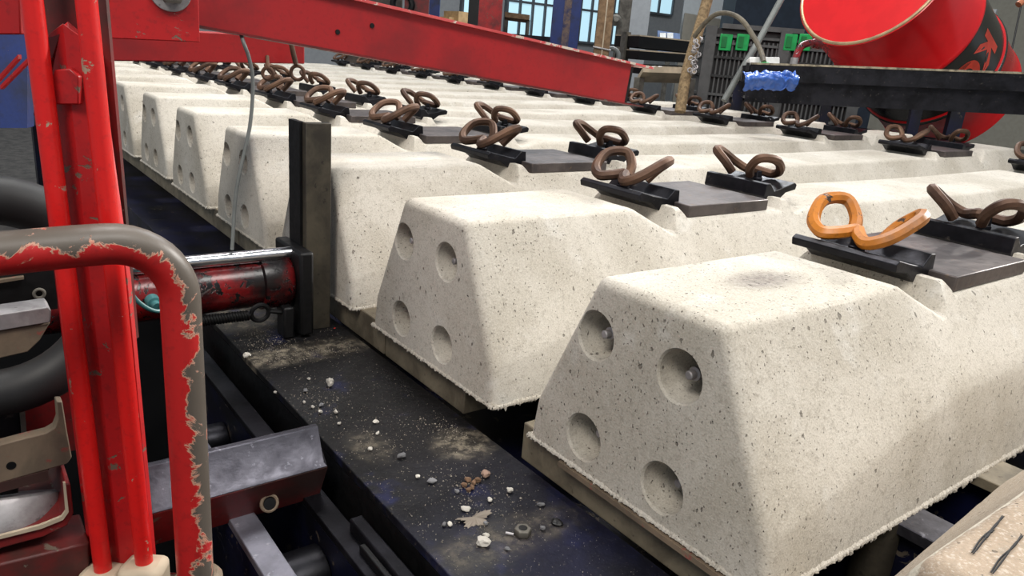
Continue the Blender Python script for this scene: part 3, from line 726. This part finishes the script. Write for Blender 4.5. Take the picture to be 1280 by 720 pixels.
m = MB(); m.lathe([(.0045, .0155), (.014, .0155), (.0155, .013)], bc, (0, -1, 0), 6); m.obj('bolt_head', STEELG, t)
YX = 1.03
t = thing('red_box_beam', tuple(at(250, 78, 1, YX)), 'horizontal red box beam under the arm and behind the bracket', 'beam')
MB().prism(atY([(126, 33), (381, 46), (381, 80), (126, 76)], YX), (0, .05, 0)).obj('beam_body', REDARM, t, bevel=.002)
MB().prism([at(126, 80, 1, YX)+Vector((0, .01, 0)), at(140, 80, 1, YX)+Vector((0, .01, 0)), at(140, 80, 1, YX)+Vector((0, .04, 0)), at(126, 80, 1, YX)+Vector((0, .04, 0))], (0, 0, -.33-at(130, 80, 1, YX).z)).obj('beam_leg', REDDIRTY, t)
t = thing('grey_air_hose', tuple(at(310, 80, 1, .93)), 'thin grey hose hanging from the red arm', 'hose')
MB().tube(smoothpath([at(299, 34, 1, .815), at(304, 52, 1, .79), at(312, 75, 1, .79), at(316, 105, 1, .79), at(312, 160, 1, .79), at(296, 235, 1, .79), at(290, 312, 1, .79)], 5), .0026, 10).obj('hose_tube', GREYH, t)
t = thing('lifting_hook', tuple(at(370, 80, 1, 1.0)), 'small rusty lifting hook with ring hanging below the arm', 'hook')
MB().tube(smoothpath([at(363, 48, 1, 1.0), at(366, 64, 1, 1.0), at(370, 80, 1, 1.0)], 4), .0042, 10).obj('hook_shank', RUST, t)
m = MB(); m.torus(at(372, 91, 1, 1.0), (.6, .7, 0), .011, .003, 24, 8); m.obj('hook_ring', RUST, t)
m = MB(); m.torus(at(335, 92, 1, 1.02), (.6, .7, 0), .009, .003, 24, 8); m.tube([at(334, 70, 1, 1.03), at(335, 84, 1, 1.02)], .003, 8); m.obj('second_ring', RUST, t)

# posts rising behind the arm
def upost(px0, px1, py, depth, ztop_, name, mt, label, cat='post', dep=.05, zbot=FZ, side_mt=None):
    a, b_ = atd(px0, py, depth), atd(px1, py, depth)
    n = Vector((FWD.x, FWD.y, 0)).normalized(); a.z = b_.z = zbot
    t = thing(name, tuple((a+b_)/2), label, cat)
    MB().prism([a, b_, b_+n*dep, a+n*dep], (0, 0, ztop_-zbot)).obj('post_body', mt, t, bevel=.002)
    return t, a, b_, n
t, a, b_, n = upost(505, 535, 20, 7.2, 1.0, 'red_gantry_post', REDDIRTY, 'narrow red gantry post with an oval opening, behind the arm')
m = MB(); q = atd(503, 5, 7.15); m.torus(q, n, .09, .028, 28, 8); m.obj('oval_rim', STEELK, t)
t, a, b_, n = upost(598, 627, 20, 7.3, 1.0, 'red_gantry_post', RED, 'chipped red gantry post right of the narrow one, behind the arm')
MB().prism([a-RT*.10, a-RT*.004, a-RT*.004+n*.05, a-RT*.10+n*.05], (0, 0, 1.8)).obj('dark_flange', STEELK, t)
t, a, b_, n = upost(432, 502, 10, 7.4, 1.0, 'brown_cover_panel', metal('brown_panel', sr(96, 86, 78), sr(70, 62, 58), .2, .6), 'brownish grey machine cover above the red arm', 'panel')
for zz in (.5, .58):
    MB().prism([a+Vector((0, 0, zz+.85))-n*.01, b_+Vector((0, 0, zz+.85))-n*.01, b_+Vector((0, 0, zz+.85)), a+Vector((0, 0, zz+.85))], (0, 0, .02)).obj('cover_rib', STEELD, t)
upost(536, 549, 20, 8.5, 1.1, 'blue_far_post', BLUE, 'slim blue post between the two red gantry posts')
t, a, b_, n = upost(690, 725, 25, 6.2, 1.4, 'blue_column', BLUE, 'scuffed blue steel column in front of the hall windows', 'column', .16)
xr = (b_-a)
m = MB(); m.prism([a+xr*.40-n*.004, a+xr*.66-n*.004, a+xr*.66-n*.001, a+xr*.40-n*.001], (0, 0, 2.2)); m.obj('scraped_strip', metal('scraped_strip', sr(110, 92, 84), sr(40, 46, 84), .2, .6, scale=1.5, spots=sr(200, 180, 160)), t, label='scraped rusty strip')
t, a, b_, n = upost(743, 762, 60, 5.0, 1.3, 'timber_post', WOOD, 'weathered timber post tied with wire, right of the blue column', 'post', .07)
xr = b_-a; zq = atd(750, 60, 5.0).z
MB().prism([a+xr*.48-n*.006, a+xr*.56-n*.006, a+xr*.56-n*.001, a+xr*.48-n*.001], (0, 0, 2.1)).obj('split_line', BEIGE, t)
m = MB(); m.tube([a-xr*.1-n*.006+Vector((0, 0, zq-FZ+.005)), b_+xr*.1-n*.006+Vector((0, 0, zq-FZ-.01))], .006, 8); m.obj('tie_wire', ALU, t)
t, a, b_, n = upost(771, 786, 40, 8.5, 1.8, 'grey_steel_column', STEELG, 'grey steel column beside the timber post', 'column', .15)
m = MB(); m.lathe([(0, .05), (.05, .065), (.09, .03)], atd(769, 27, 8.4), -FWD, 20); m.obj('round_lamp', STEELG, t)
upost(786, 812, 20, 13.0, 2.6, 'wide_grey_column', WALLG, 'wide pale grey hall column behind the rack', 'column', .3)
t = thing('grey_hose_coil', tuple(atd(764, 70, 5.6)), 'coil of grey hose hanging beside the timber post', 'hose')
MB().torus(atd(764, 70, 5.6), FWD, .055, .018, 28, 10).obj('hose_ring', GREYH, t)
MB().bar(atd(764, 78, 5.6), Vector((atd(764, 78, 5.6).x, atd(764, 78, 5.6).y, FZ)), (.02, 0, 0), (0, .02, 0)).obj('hose_stand', STEELD, t)
# dark rack with three shelves
t = thing('storage_rack', tuple(Vector((*atd(825, 70, 6.6).xy, FZ))), 'grey rack with dark horizontal beams below the small hall window', 'rack')
for y0, y1 in (((45, 53), (58, 64)), ((63, 68), (73, 79)), ((82, 84), (90, 95))):
    a0, a1 = atd(784, y0[0], 6.6), atd(868, y1[0]-5.5, 6.9); h0 = atd(784, y1[0]-2, 6.6)
    a0, a1 = atd(784, y0[0], 6.6), atd(868, y0[1]+1, 6.9)
    hh = (y1[0]-y0[0])*6.6/950*1.0
    MB().bar(a0-Vector((0, 0, hh/2)), a1-Vector((0, 0, hh/2)), Vector((.2, .5, 0)), (0, 0, hh)).obj('shelf_beam', STEELK, t)
    MB().bar(a0+Vector((0, 0, .006)), a1+Vector((0, 0, .006)), Vector((.2, .5, 0)), (0, 0, .010)).obj('shelf_lip', BEIGE, t)
for px in (783, 868):
    p = atd(px, 40 if px < 800 else 52, 6.6 if px < 800 else 6.9); MB().bar(p, Vector((p.x, p.y, FZ)), (.06, 0, 0), (0, .06, 0)).obj('upright', STEELG, t)
t = thing('grey_ledge', tuple(Vector((*atd(832, 90, 4.25).xy, FZ))), 'pale grey ledge with white caps beyond the end of the red boom', 'ledge')
p, q = atd(800, 93, 4.2), atd(864, 95, 4.3)
MB().bar(p, q, FWD*.2, (0, 0, .03)).obj('ledge_bar', BEIGE, t)
for px in (808, 816, 824): MB().lathe([(0, .018), (.028, .018), (.04, .010)], atd(px, 92, 4.2), (0, 0, 1), 16).obj('white_cap', WHITEP, t)
for e_ in (p, q): MB().bar(e_-Vector((0, 0, .016)), Vector((e_.x, e_.y, FZ)), (.04, 0, 0), (0, .04, 0)).obj('leg', STEELG, t)
# carton stack far away
t = thing('carton_stack', tuple(Vector((*atd(570, 25, 11).xy, FZ))), 'stack of tan cartons far behind the red gantry posts', 'carton')
for i, (px, py, wpx, hpx) in enumerate(((557, 26, 10, 9), (575, 22, 22, 13))):
    p = atd(px, py, 11); hw = wpx*11/950/2*1.2; hh = hpx*11/950/2
    MB().box((p.x-hw, p.y-.2, p.z-hh), (p.x+hw, p.y+.2, p.z+hh)).obj('carton', CARTON, t)
p = atd(568, 40, 11); MB().box((p.x-.5, p.y-.3, FZ), (p.x+.4, p.y+.3, p.z+.06)).obj('carton_pallet', CARTON, t)
t = thing('brown_board', tuple(Vector((*atd(646, 22, 8).xy, FZ))), 'brown timber board on a trestle below the hall windows', 'board')
p, q = atd(631, 20, 8), atd(662, 24, 8); MB().bar(p, q, FWD*.1, (0, 0, .05)).obj('board', WOOD, t)
p, q = atd(640, 50, 8), atd(690, 50, 8); MB().bar(Vector((p.x, p.y, (p.z+FZ)/2+.05)), Vector((q.x, q.y, (p.z+FZ)/2+.05)), FWD*.4, (0, 0, p.z-FZ-.1)).obj('trestle', STEELD, t)
for px in (633, 660): MB().bar(atd(px, 25, 8), Vector((*atd(px, 25, 8).xy, FZ)), (.03, 0, 0), (0, .03, 0)).obj('trestle_leg', STEELG, t)

# ------------------------------------------------------------------ ropes and cables on the right
t = thing('thick_rope', tuple(atd(870, 50, 3.0)), 'thick dirty rope hanging left of the black crate', 'rope')
rp = smoothpath([atd(892, -40, 3.0), atd(884, 0, 3.0), atd(872, 42, 3.0), atd(858, 92, 3.0), atd(850, 140, 3.0)], 10)
MB().tube(rp, .022, 12).obj('rope_strand', ROPE, t)
m = MB()
for i in range(26):
    p = atd(873-.33*i*1.0+random.uniform(-5, 5), 44+i*1.9, 2.95); m.torus(p, (random.uniform(-1, 1), random.uniform(-1, 1), .3), .008, .0028, 10, 6)
m.obj('chain_links', ALU, t, label='bright chain links along the rope', kind='stuff')
t = thing('grey_lance', tuple(atd(950, 50, 2.7)), 'straight grey tube leaning across the black crate', 'tube')
MB().tube([atd(985, -20, 2.7), atd(976, 0, 2.7), atd(950, 48, 2.7), atd(921, 98, 2.7), atd(905, 126, 2.7)], .0115, 14).obj('lance_tube', GREYH, t)
t = thing('arched_cable', tuple(atd(905, 17, 2.6)), 'dark cable arching from the rope to the white box', 'cable')
MB().tube(smoothpath([atd(868, 46, 2.8), atd(880, 30, 2.75), atd(895, 18, 2.7), atd(912, 17, 2.65), atd(928, 26, 2.6), atd(942, 46, 2.55), atd(951, 64, 2.5), atd(955, 78, 2.45)], 8), .0085, 10).obj('cable', metal('cable_sheath', sr(112, 104, 88), sr(78, 72, 62), 0, .7), t)

# ------------------------------------------------------------------ black folding crates
def crate(px0, px1, py0, depth, z0, z1, label):
    a, b_ = atd(px0, py0, depth), atd(px1, py0+6, depth+.4); a.z = b_.z = 0
    ay = Vector((.72, .694, 0)); ax = Vector((.694, -.72, 0)); W_ = 1.05; H_ = z1-z0; DP = .8
    t = thing('black_crate', (a.x, a.y, z0), label, 'crate', 'black folding crates')
    F = lambda x, y, z: a+ax*x+ay*y+Vector((0, 0, z0+z))
    def bx(mb, x0, x1, y0, y1, zz0, zz1): mb.prism([F(x0, y0, zz0), F(x1, y0, zz0), F(x1, y1, zz0), F(x0, y1, zz0)], (0, 0, zz1-zz0))
    m = MB(); bx(m, .0, W_, .03, .05, 0.0, H_-.03); bx(m, 0, .04, .05, DP, 0, H_-.03); bx(m, W_-.04, W_, .05, DP, 0, H_-.03); bx(m, .0, W_, DP-.03, DP, 0, H_-.03); bx(m, 0, W_, .03, DP, 0, .03); m.obj('crate_shell', plain('crate_inner', sr(38, 38, 40), .5), t)
    m = MB()
    n_ = int(W_/.028)
    for i in range(n_): bx(m, W_*i/n_+.009, W_*i/n_+.019, .004, .03, .05, H_-.1)
    for i in range(14): bx(m, -.002, .0, .05+i*.052, .07+i*.052, .05, H_-.1)
    m.obj('side_slats', BLACKP, t, kind='stuff')
    m = MB()
    for zz in (.04, .16, .28, .40, .52, H_-.34, H_-.22, H_-.13, H_-.085): bx(m, 0, W_, -.004, .03, zz, zz+.016); bx(m, -.008, 0, .03, DP, zz, zz+.016)
    m.obj('side_rails', BLACKP, t, kind='stuff')
    for x in (0, W_*.5-.05, W_-.08): 
        m = MB(); bx(m, x, x+.07, -.014, .03, 0, H_-.02); m.obj('corner_post', BLACKP, t)
    for x in (.10, W_*.34, W_*.68):
        m = MB(); bx(m, x, x+.26, -.008, .05, H_-.03, H_); m.obj('rim_bar', BLACKP, t)
    for px in (907, 928, 988, 1006):
        d = ray(px, 53); nn = ay; tt = (F(0, -.01, 0)-CAM).dot(nn)/d.dot(nn); q = CAM+d*tt; xx = (q-a).dot(ax); zz = q.z-z0
        if 0 < xx < W_ and .1 < zz < H_:
            m = MB(); bx(m, xx-.04, xx+.04, -.016, -.004, zz-.052, zz+.052); g = m.obj('green_latch', GREENP, t, bevel=.004, label='bright green latch')
            m = MB(); bx(m, xx-.028, xx+.006, -.022, -.0165, zz-.032, zz+.036); m.obj('latch_grip', plain('dark_green_plastic', sr(12, 120, 60), .4), g)
    return t
ztc = atd(890, 28, 5.0).z
crate(884, 1062, 30, 5.0, ztc-.74, ztc, 'black plastic folding crate with green latches, upper one of the pair')
crate(884, 1062, 30, 5.0, FZ, ztc-.745, 'black plastic folding crate carrying the upper one behind the sleepers')
t = thing('dark_blue_cabinet', tuple(Vector((*atd(960, 20, 8).xy, FZ))), 'dark blue cabinet rising behind the black crates', 'cabinet')
p, q = atd(916, 30, 7.5), atd(1110, 40, 8.2); p.z = q.z = FZ; MB().prism([p, q, q+Vector((.3, .4, 0)), p+Vector((.3, .4, 0))], (0, 0, 2.6)).obj('cabinet_body', DARKB, t)
t = thing('pale_door_panel', tuple(Vector((*atd(880, 40, 14).xy, FZ))), 'pale grey partition with a brownish door left of the dark cabinet', 'partition')
p, q = atd(850, 40, 13.5), atd(918, 40, 14.5); p.z = q.z = FZ; MB().prism([p, q, q+Vector((.1, .1, 0)), p+Vector((.1, .1, 0))], (0, 0, 4.5)).obj('partition_panel', plain('pale_partition', sr(168, 172, 174), .7, 0, .03), t)
p, q = atd(856, 16, 13.2), atd(906, 20, 14.2); z1 = p.z; p.z = q.z = FZ; MB().prism([p, q, q+Vector((.08, .08, 0)), p+Vector((.08, .08, 0))], (0, 0, z1-FZ)).obj('door_leaf', plain('door_taupe', sr(146, 140, 128), .7, 0, .04), t)
t = thing('notice_board', tuple(Vector((*atd(836, 50, 13).xy, FZ))), 'blue and white notice board standing behind the rack', 'board')
p, q = atd(822, 38, 12.8), atd(850, 42, 12.8); MB().prism([p, q, q-UP*.36, p-UP*.36], FWD*.05).obj('board_panel', plain('board_blue', sr(92, 116, 158), .5), t)
for x0 in (825, 834): 
    p = atd(x0, 41, 12.75); MB().prism([p, p+RT*.10, p+RT*.10-UP*.12, p-UP*.12], FWD*.03).obj('paper', WHITEP, t)
p = atd(836, 64, 12.85); MB().bar(p, Vector((p.x, p.y, FZ)), (.06, 0, 0), (0, .06, 0)).obj('board_leg', STEELG, t)

# ------------------------------------------------------------------ tray stand with the red drum
A_, B_ = atd(938, 80, 2.45), atd(1300, 93, 2.25)
ax = (B_-A_).normalized(); ay = Vector((-ax.y, ax.x, 0)).normalized()
if ay.dot(FWD) < 0: ay = -ay
tray = thing('drum_tray', tuple(Vector(((A_.x+B_.x)/2, (A_.y+B_.y)/2, FZ))), 'dark steel tray stand with a pale worn rim under the red drum', 'stand')
Lr = (B_-A_).length
MB().bar(A_-Vector((0, 0, .026)), B_-Vector((0, 0, .026)), ay*.02, (0, 0, .05)).obj('front_rail', STEELD, tray)
MB().bar(A_+Vector((0, 0, .002)), B_+Vector((0, 0, .002)), ay*.024, (0, 0, .006)).obj('worn_rim', metal('worn_rim', sr(176, 164, 140), sr(90, 84, 74), .4, .5, scale=3), tray, label='pale worn top edge')
MB().bar(A_-ax*.012-Vector((0, 0, .024)), A_-ax*.002-Vector((0, 0, .024)), ay*.06, (0, 0, .056)).obj('rail_end', STEELK, tray)
MB().bar(A_+ay*.014-Vector((0, 0, .085)), B_+ay*.014-Vector((0, 0, .085)), ay*.004, (0, 0, .068)).obj('tray_wall', STEELD, tray)
for p_, ln_ in ((A_, 1.42), (B_, .78)):
    MB().bar(p_+ay*.012-Vector((0, 0, .03)), p_+ay*ln_-Vector((0, 0, .03)), ax*.04, (0, 0, .05)).obj('side_rail', STEELD, tray)
    q_ = p_+ay*(ln_-.03); MB().bar(Vector((q_.x, q_.y, q_.z-.0552)), Vector((q_.x, q_.y, FZ)), ax*.05, ay*.05).obj('leg', NAVY, tray)
# drum
DC = Vector((2.534, 1.472, .757)); DN = Vector((.887, -.029, -.46)).normalized(); R_ = .29
# two saddles that hold the drum at its tilt
lowd = (Vector((0, 0, -1))-DN*Vector((0, 0, -1)).dot(DN)).normalized()
for s_ in (.34, .72):
    p = DC+DN*s_+lowd*(R_+.029); zf_ = FZ
    sidev = DN.cross(lowd).normalized()
    MB().bar(p-sidev*.25, p+sidev*.25, DN*.05, lowd*.03).obj('saddle_bar', STEELD, tray)
    for q in (-.2, .2):
        pp = p+sidev*q; MB().bar(pp, Vector((pp.x, pp.y, min(zf_, pp.z-.05))), DN*.0+ax*.04, ay*.04).obj('saddle_leg', NAVY, tray)
drum = thing('red_drum', tuple(DC+DN*.43), 'big glossy red steel drum with a black lettered band, tilted on a stand', 'drum')
m = MB(); m.lathe([(-.012, R_-.016), (-.012, R_-.002), (-.008, R_+.004), (0, R_+.003), (.006, R_), (.30, R_), (.308, R_+.007), (.318, R_+.010), (.328, R_+.007), (.335, R_), (.60, R_), (.608, R_+.008), (.618, R_+.011), (.628, R_+.008), (.636, R_), (.85, R_), (.858, R_+.004), (.868, R_+.004), (.868, R_-.015), (.858, R_-.018)], DC, DN, 96); m.obj('drum_shell', DRUMR, drum, smooth=50)
m = MB(); m.lathe([(.008, R_-.013), (.012, .1), (.012, .05), (.013, 0)], DC, DN, 96); m.obj('drum_lid', DRUMR, drum)
m = MB(); m.torus(DC-DN*.010, DN, R_-.006, .0068, 120, 8); m.obj('lid_rim', RIM, drum, label='bare pale rim of the lid')
m = MB(); m.lathe([(.338, R_), (.338, R_+.0012), (.604, R_+.0012), (.609, R_+.0095), (.618, R_+.0122), (.628, R_+.0095), (.634, R_+.0012), (.634, R_)], DC, DN, 120); m.obj('black_band', DRUMK, drum, label='black printed band')
# letters bent round the band
sd = DN.cross(Vector((0, 0, 1))).normalized(); vv = DN.cross(sd)
def drum_pt(th, s_, dr): return DC+DN*s_+(sd*math.cos(th)+vv*math.sin(th))*(R_+dr)
def drum_pix_theta(px, py):     # angle/along of the visible surface point under a pixel
    d = ray(px, py); o = CAM-DC; dd = d-DN*d.dot(DN); oo = o-DN*o.dot(DN)
    a_ = dd.dot(dd); b2 = 2*dd.dot(oo); c2 = oo.dot(oo)-R_*R_; disc = max(b2*b2-4*a_*c2, 0)
    tt = (-b2-math.sqrt(disc))/(2*a_); q = CAM+d*tt-DC; s_ = q.dot(DN); q -= DN*s_
    return math.atan2(q.dot(vv), q.dot(sd)), s_
def letter(ch, th0, s0, size, dirth):
    cu = bpy.data.curves.new('t', 'FONT'); cu.body = ch; cu.size = 1; cu.align_x = 'CENTER'; cu.align_y = 'CENTER'; cu.offset = .045
    o = bpy.data.objects.new('t', cu); C.objects.link(o); dg = bpy.context.evaluated_depsgraph_get(); dg.update()
    me = bpy.data.meshes.new_from_object(o.evaluated_get(dg)); bpy.data.objects.remove(o)
    bm = bmesh.new(); bm.from_mesh(me)
    bmesh.ops.triangulate(bm, faces=bm.faces); bmesh.ops.subdivide_edges(bm, edges=bm.edges, cuts=2)
    for v_ in bm.verts: v_.co = drum_pt(th0+dirth*v_.co.x*size/R_, s0-v_.co.y*size, .0022)
    m2 = bpy.data.meshes.new('letter'); bm.to_mesh(m2); bm.free(); m2.materials.append(LETTER)
    link('letter', m2, drum, label='red letter '+ch)
thK, sK = drum_pix_theta(1231, 56); thO, sO = drum_pix_theta(1216, 78)
dr = 1 if thO > thK else -1
letter('K', thK, .475, .175, dr); letter('O', thK+dr*.46, .475, .175, dr)
# valve handle, white box, blue film on the tray
t = thing('valve_handle', tuple(atd(1005, 70, 2.5)), 'worn dark red valve handle on the tray rim left of the drum', 'handle')
MB().tube(smoothpath([atd(993, 80, 2.47), atd(997, 66, 2.5), atd(1003, 57, 2.52), atd(1013, 54, 2.54), atd(1024, 56, 2.56)], 6), [.012]*20+[.016]*5, 12).obj('handle_grip', REDOIL, t)
MB().lathe([(0, .012), (.02, .012)], atd(992, 80, 2.46), (0, 0, 1), 12).obj('handle_boss', ALU, t)
t = thing('white_box', tuple(atd(955, 84, 2.44)), 'small white plastic box with a green cap on the tray end', 'box')
p, q = atd(937, 71, 2.50), atd(975, 71, 2.50); MB().prism([p, q, q-UP*.028, p-UP*.028], FWD*.04).obj('box_body', WHITEP, t, bevel=.003)
m = MB(); m.lathe([(0, .022), (.008, .020), (.012, .006)], atd(956, 82, 2.46), (0, 0, 1), 24); m.obj('green_cap', GREENP, t)
t = thing('blue_film', tuple(atd(958, 100, 2.4)), 'crumpled blue plastic film hanging on the tray rail', 'film')
bm = bmesh.new(); gx, gy = 36, 24; G = []
rr = random.Random(2)
from mathutils import noise as mn
for i in range(gx+1):
    row = []
    for j in range(gy+1):
        p = atd(928+66*i/gx, 90+22*j/gy+4*mn.noise(Vector((i*.25, 7, 3))), 2.36); nz = mn.noise(Vector((i*.2, j*.12, 1)))*.022+mn.noise(Vector((i*.5, j*.3, 4)))*.008
        row.append(bm.verts.new(p-FWD*(nz+.03*math.sin(math.pi*j/gy))+UP*(.012*mn.noise(Vector((i*.35, 0, 3))) if j < 3 else 0)))
    G.append(row)
for i in range(gx):
    for j in range(gy): bm.faces.new((G[i][j], G[i+1][j], G[i+1][j+1], G[i][j+1]))
me = bpy.data.meshes.new('film_sheet'); bm.to_mesh(me); bm.free(); me.materials.append(BLUEBAG)
for p_ in me.polygons: p_.use_smooth = True
fo = link('film_sheet', me, t); sm = fo.modifiers.new('s', 'SOLIDIFY'); sm.thickness = .002
t = thing('pendant_cord', tuple(atd(1270, 40, 4.0)), 'thin black cord with an orange grip hanging at the right edge', 'cord')
MB().tube([atd(1277, 4, 4.0), atd(1264, 66, 4.0), atd(1258, 100, 4.0)], .005, 8).obj('cord', RUBBER, t)
MB().tube(smoothpath([atd(1290, -8, 4.0), atd(1280, 0, 4.0), atd(1273, 6, 4.0)], 4), .018, 10).obj('grip', plain('orange_grip', sr(196, 120, 84), .6), t)
t = thing('white_wall_box', tuple(at(1240, 18, 0, 17.9)), 'small white junction box on the beige hall wall', 'box')
p = at(1240, 18, 0, 18); MB().box((17.92, p.y-.1, p.z-.1), (18, p.y+.1, p.z+.1)).obj('box_body', WHITEP, t)

# ------------------------------------------------------------------ debris on the black plate
def pebble(px, py, r, mt, name, label, group=None, flat=.55, seed=0, cat='stone'):
    p = at(px, py, 2, -.040); rn = random.Random(seed)
    bm = bmesh.new(); bmesh.ops.create_icosphere(bm, subdivisions=2, radius=r)
    off = Vector((rn.random()*9, rn.random()*9, rn.random()*9))
    sx, sy = rn.uniform(.8, 1.25), rn.uniform(.65, 1.)
    for v_ in bm.verts:
        k = 1+.55*mn.noise(v_.co/r*1.1+off); v_.co = Vector((v_.co.x*k*sx, v_.co.y*k*sy, v_.co.z*k*flat))
    zmin = min(v_.co.z for v_ in bm.verts)
    for v_ in bm.verts: v_.co.z -= zmin
    me = bpy.data.meshes.new(name); bm.to_mesh(me); bm.free(); me.materials.append(mt)
    o = link(name, me, label=label, cat=cat, group=group); o.location = (p.x, p.y, -.0399); o.rotation_euler.z = rn.uniform(0, 6); return o
PALE = plain('pale_stone', sr(205, 200, 190), .9); PINK = plain('pinkish_stone', sr(182, 152, 134), .9); GREYST = plain('grey_stone', sr(122, 122, 124), .85)
pebble(604, 680, .0072, PALE, 'pebble', 'rounded pale pebble in front of the dry leaf', None, .5, 1)
pebble(540, 604, .0045, GREYST, 'pebble', 'angular grey chip between the leaf and the beam', None, .6, 2)
pebble(607, 596, .005, PINK, 'pebble', 'pinkish chip beside the brown crumb heap', None, .7, 3)
pebble(637, 616, .0042, PALE, 'pebble', 'white chip right of the brown crumb heap', None, .6, 4)
pebble(581, 638, .004, PALE, 'pebble', 'white chip just behind the dry leaf', None, .6, 5)
pebble(612, 627, .0036, PALE, 'pebble', 'small white chip between leaf and brown crumbs', None, .6, 6)
pebble(412, 483, .0055, PALE, 'pebble', 'sharp white chip standing in the middle of the plate', None, 1.1, 7)
pebble(363, 416, .0045, GREYST, 'pebble', 'grey stone near the foot of the grey post', None, .8, 8)
pebble(502, 573, .0042, GREYST, 'pebble', 'grey stone left of the bright streak patch', None, .8, 9)
pebble(309, 447, .006, PALE, 'pebble', 'white chip on the left edge of the black plate', None, .6, 10)
pebble(678, 663, .0034, GREYST, 'pebble', 'grey chip right of the hexagon nut', None, .7, 12)
chips = [(382, 490), (380, 504), (402, 508), (391, 510), (472, 543), (463, 563), (420, 517), (344, 492), (386, 475), (522, 598), (571, 616), (555, 658), (562, 657), (607, 656), (634, 688), (676, 633), (608, 671), (470, 529), (424, 531), (400, 517)]
for i, (x, y) in enumerate(chips):
    pebble(x, y, random.Random(i).uniform(.0022, .0034), random.Random(i+50).choice([PALE, GREYST, PALE]), 'concrete_chip', ('tiny pale concrete chip scattered on the far half of the black plate' if y < 532 else 'tiny pale concrete chip scattered around the nut and leaf'), ('tiny chips on the far half of the plate' if y < 532 else 'tiny chips around the nut and leaf'), .7, 20+i, 'chip')
for i, (x, y) in enumerate(((585, 602), (592, 606), (580, 609), (590, 612), (597, 603), (586, 615))):
    pebble(x, y, .0034, plain('brown_crumb', sr(128, 100, 78), .9), 'brown_crumb', 'brown crumb in the little heap on the black plate', 'brown crumbs in a heap', .8, 60+i, 'crumb')
# leaf
lc = at(594, 647, 2, -.037); m = bmesh.new(); ol = []
for k in range(40):
    th = 2*math.pi*k/40; rr_ = .0115*(1+.22*math.cos(5*th)+.12*(1 if k % 2 else -1)+.1*math.sin(3*th)); ol.append(Vector((lc.x+rr_*1.35*math.cos(th), lc.y+rr_*.8*math.sin(th), -.0385+.0022*math.cos(2*th)+.0015*math.sin(3*th))))
cv = m.verts.new((lc.x, lc.y, -.036)); vs = [m.verts.new(p) for p in ol]
for k in range(40): m.faces.new((cv, vs[k], vs[(k+1) % 40]))
me = bpy.data.meshes.new('dry_leaf'); m.to_mesh(me); m.free(); me.materials.append(plain('dry_leaf', sr(142, 132, 120), .9))
lf = link('dry_leaf', me, label='dry greyish lobed leaf lying on the black plate', cat='leaf'); sm = lf.modifiers.new('s', 'SOLIDIFY'); sm.thickness = .0006
np_ = at(653, 668, 2, -.040)
nut = thing('hexagon_nut', (np_.x, np_.y, -.04), 'grey steel hexagon nut lying on the black plate', 'nut')
m = MB(); m.lathe([(0, .0078), (.001, .0084), (.006, .0084), (.007, .0076)], (np_.x, np_.y, -.0399), (0, 0, 1), 6); m.obj('nut_body', STEELG, nut, bevel=.0006)
m = MB(); m.lathe([(0, .0042), (.0003, .0042)], (np_.x, np_.y, -.0329), (0, 0, 1), 20); m.obj('nut_bore', STEELK, nut)
pb, qb = at(632, 666, 2, -.038), at(642, 668, 2, -.038)
MB().tube([pb, qb], .0013, 8).obj('metal_pin', ALU, label='short bright metal pin beside the nut', cat='pin')
pebble(697, 655, .0055, plain('black_lump', sr(14, 14, 15), .5), 'oil_lump', 'black oily lump on the plate near the sleeper edge', None, .4, 90, 'lump')
pebble(418, 411, .0016, plain('red_flake', sr(220, 60, 50), .6), 'paint_flake', 'tiny red paint flake on the far end of the plate', None, .5, 91, 'flake')
# fine grit: far too much to count
rg = random.Random(9); g = bmesh.new()
def grit(x, y, r):
    q = [Vector((rg.uniform(-1, 1), rg.uniform(-1, 1), rg.uniform(0, .2))) for _ in range(3)]+[Vector((0, 0, rg.uniform(.7, 1.2)))]
    vs = [g.verts.new(Vector((x, y, -.0399))+v_*r) for v_ in q]
    for f in ((0, 1, 2), (0, 1, 3), (1, 2, 3), (2, 0, 3)): g.faces.new([vs[i] for i in f])
for i in range(2600):
    grit(rg.uniform(-.162, -.014), rg.uniform(-.2, .93), rg.uniform(.0004, .0011))
for cx, cy, sx, sy, n in ((590, 612, .022, .03, 260), (392, 500, .02, .035, 260), (330, 425, .02, .045, 420), (600, 650, .03, .03, 160), (470, 540, .03, .04, 160), (570, 535, .02, .02, 240), (400, 440, .05, .012, 420)):
    p = at(cx, cy, 2, -.04)
    for i in range(n):
        x, y = rg.gauss(p.x, sx), rg.gauss(p.y, sy)
        if -.163 < x < -.013 and y < .94: grit(x, y, rg.uniform(.0005, .0015))
me = bpy.data.meshes.new('grit'); g.to_mesh(me); g.free(); me.materials.append(plain('pale_grit', sr(150, 142, 130), .95))
link('grit', me, label='fine concrete grit strewn over the black plate', cat='grit', kind='stuff')
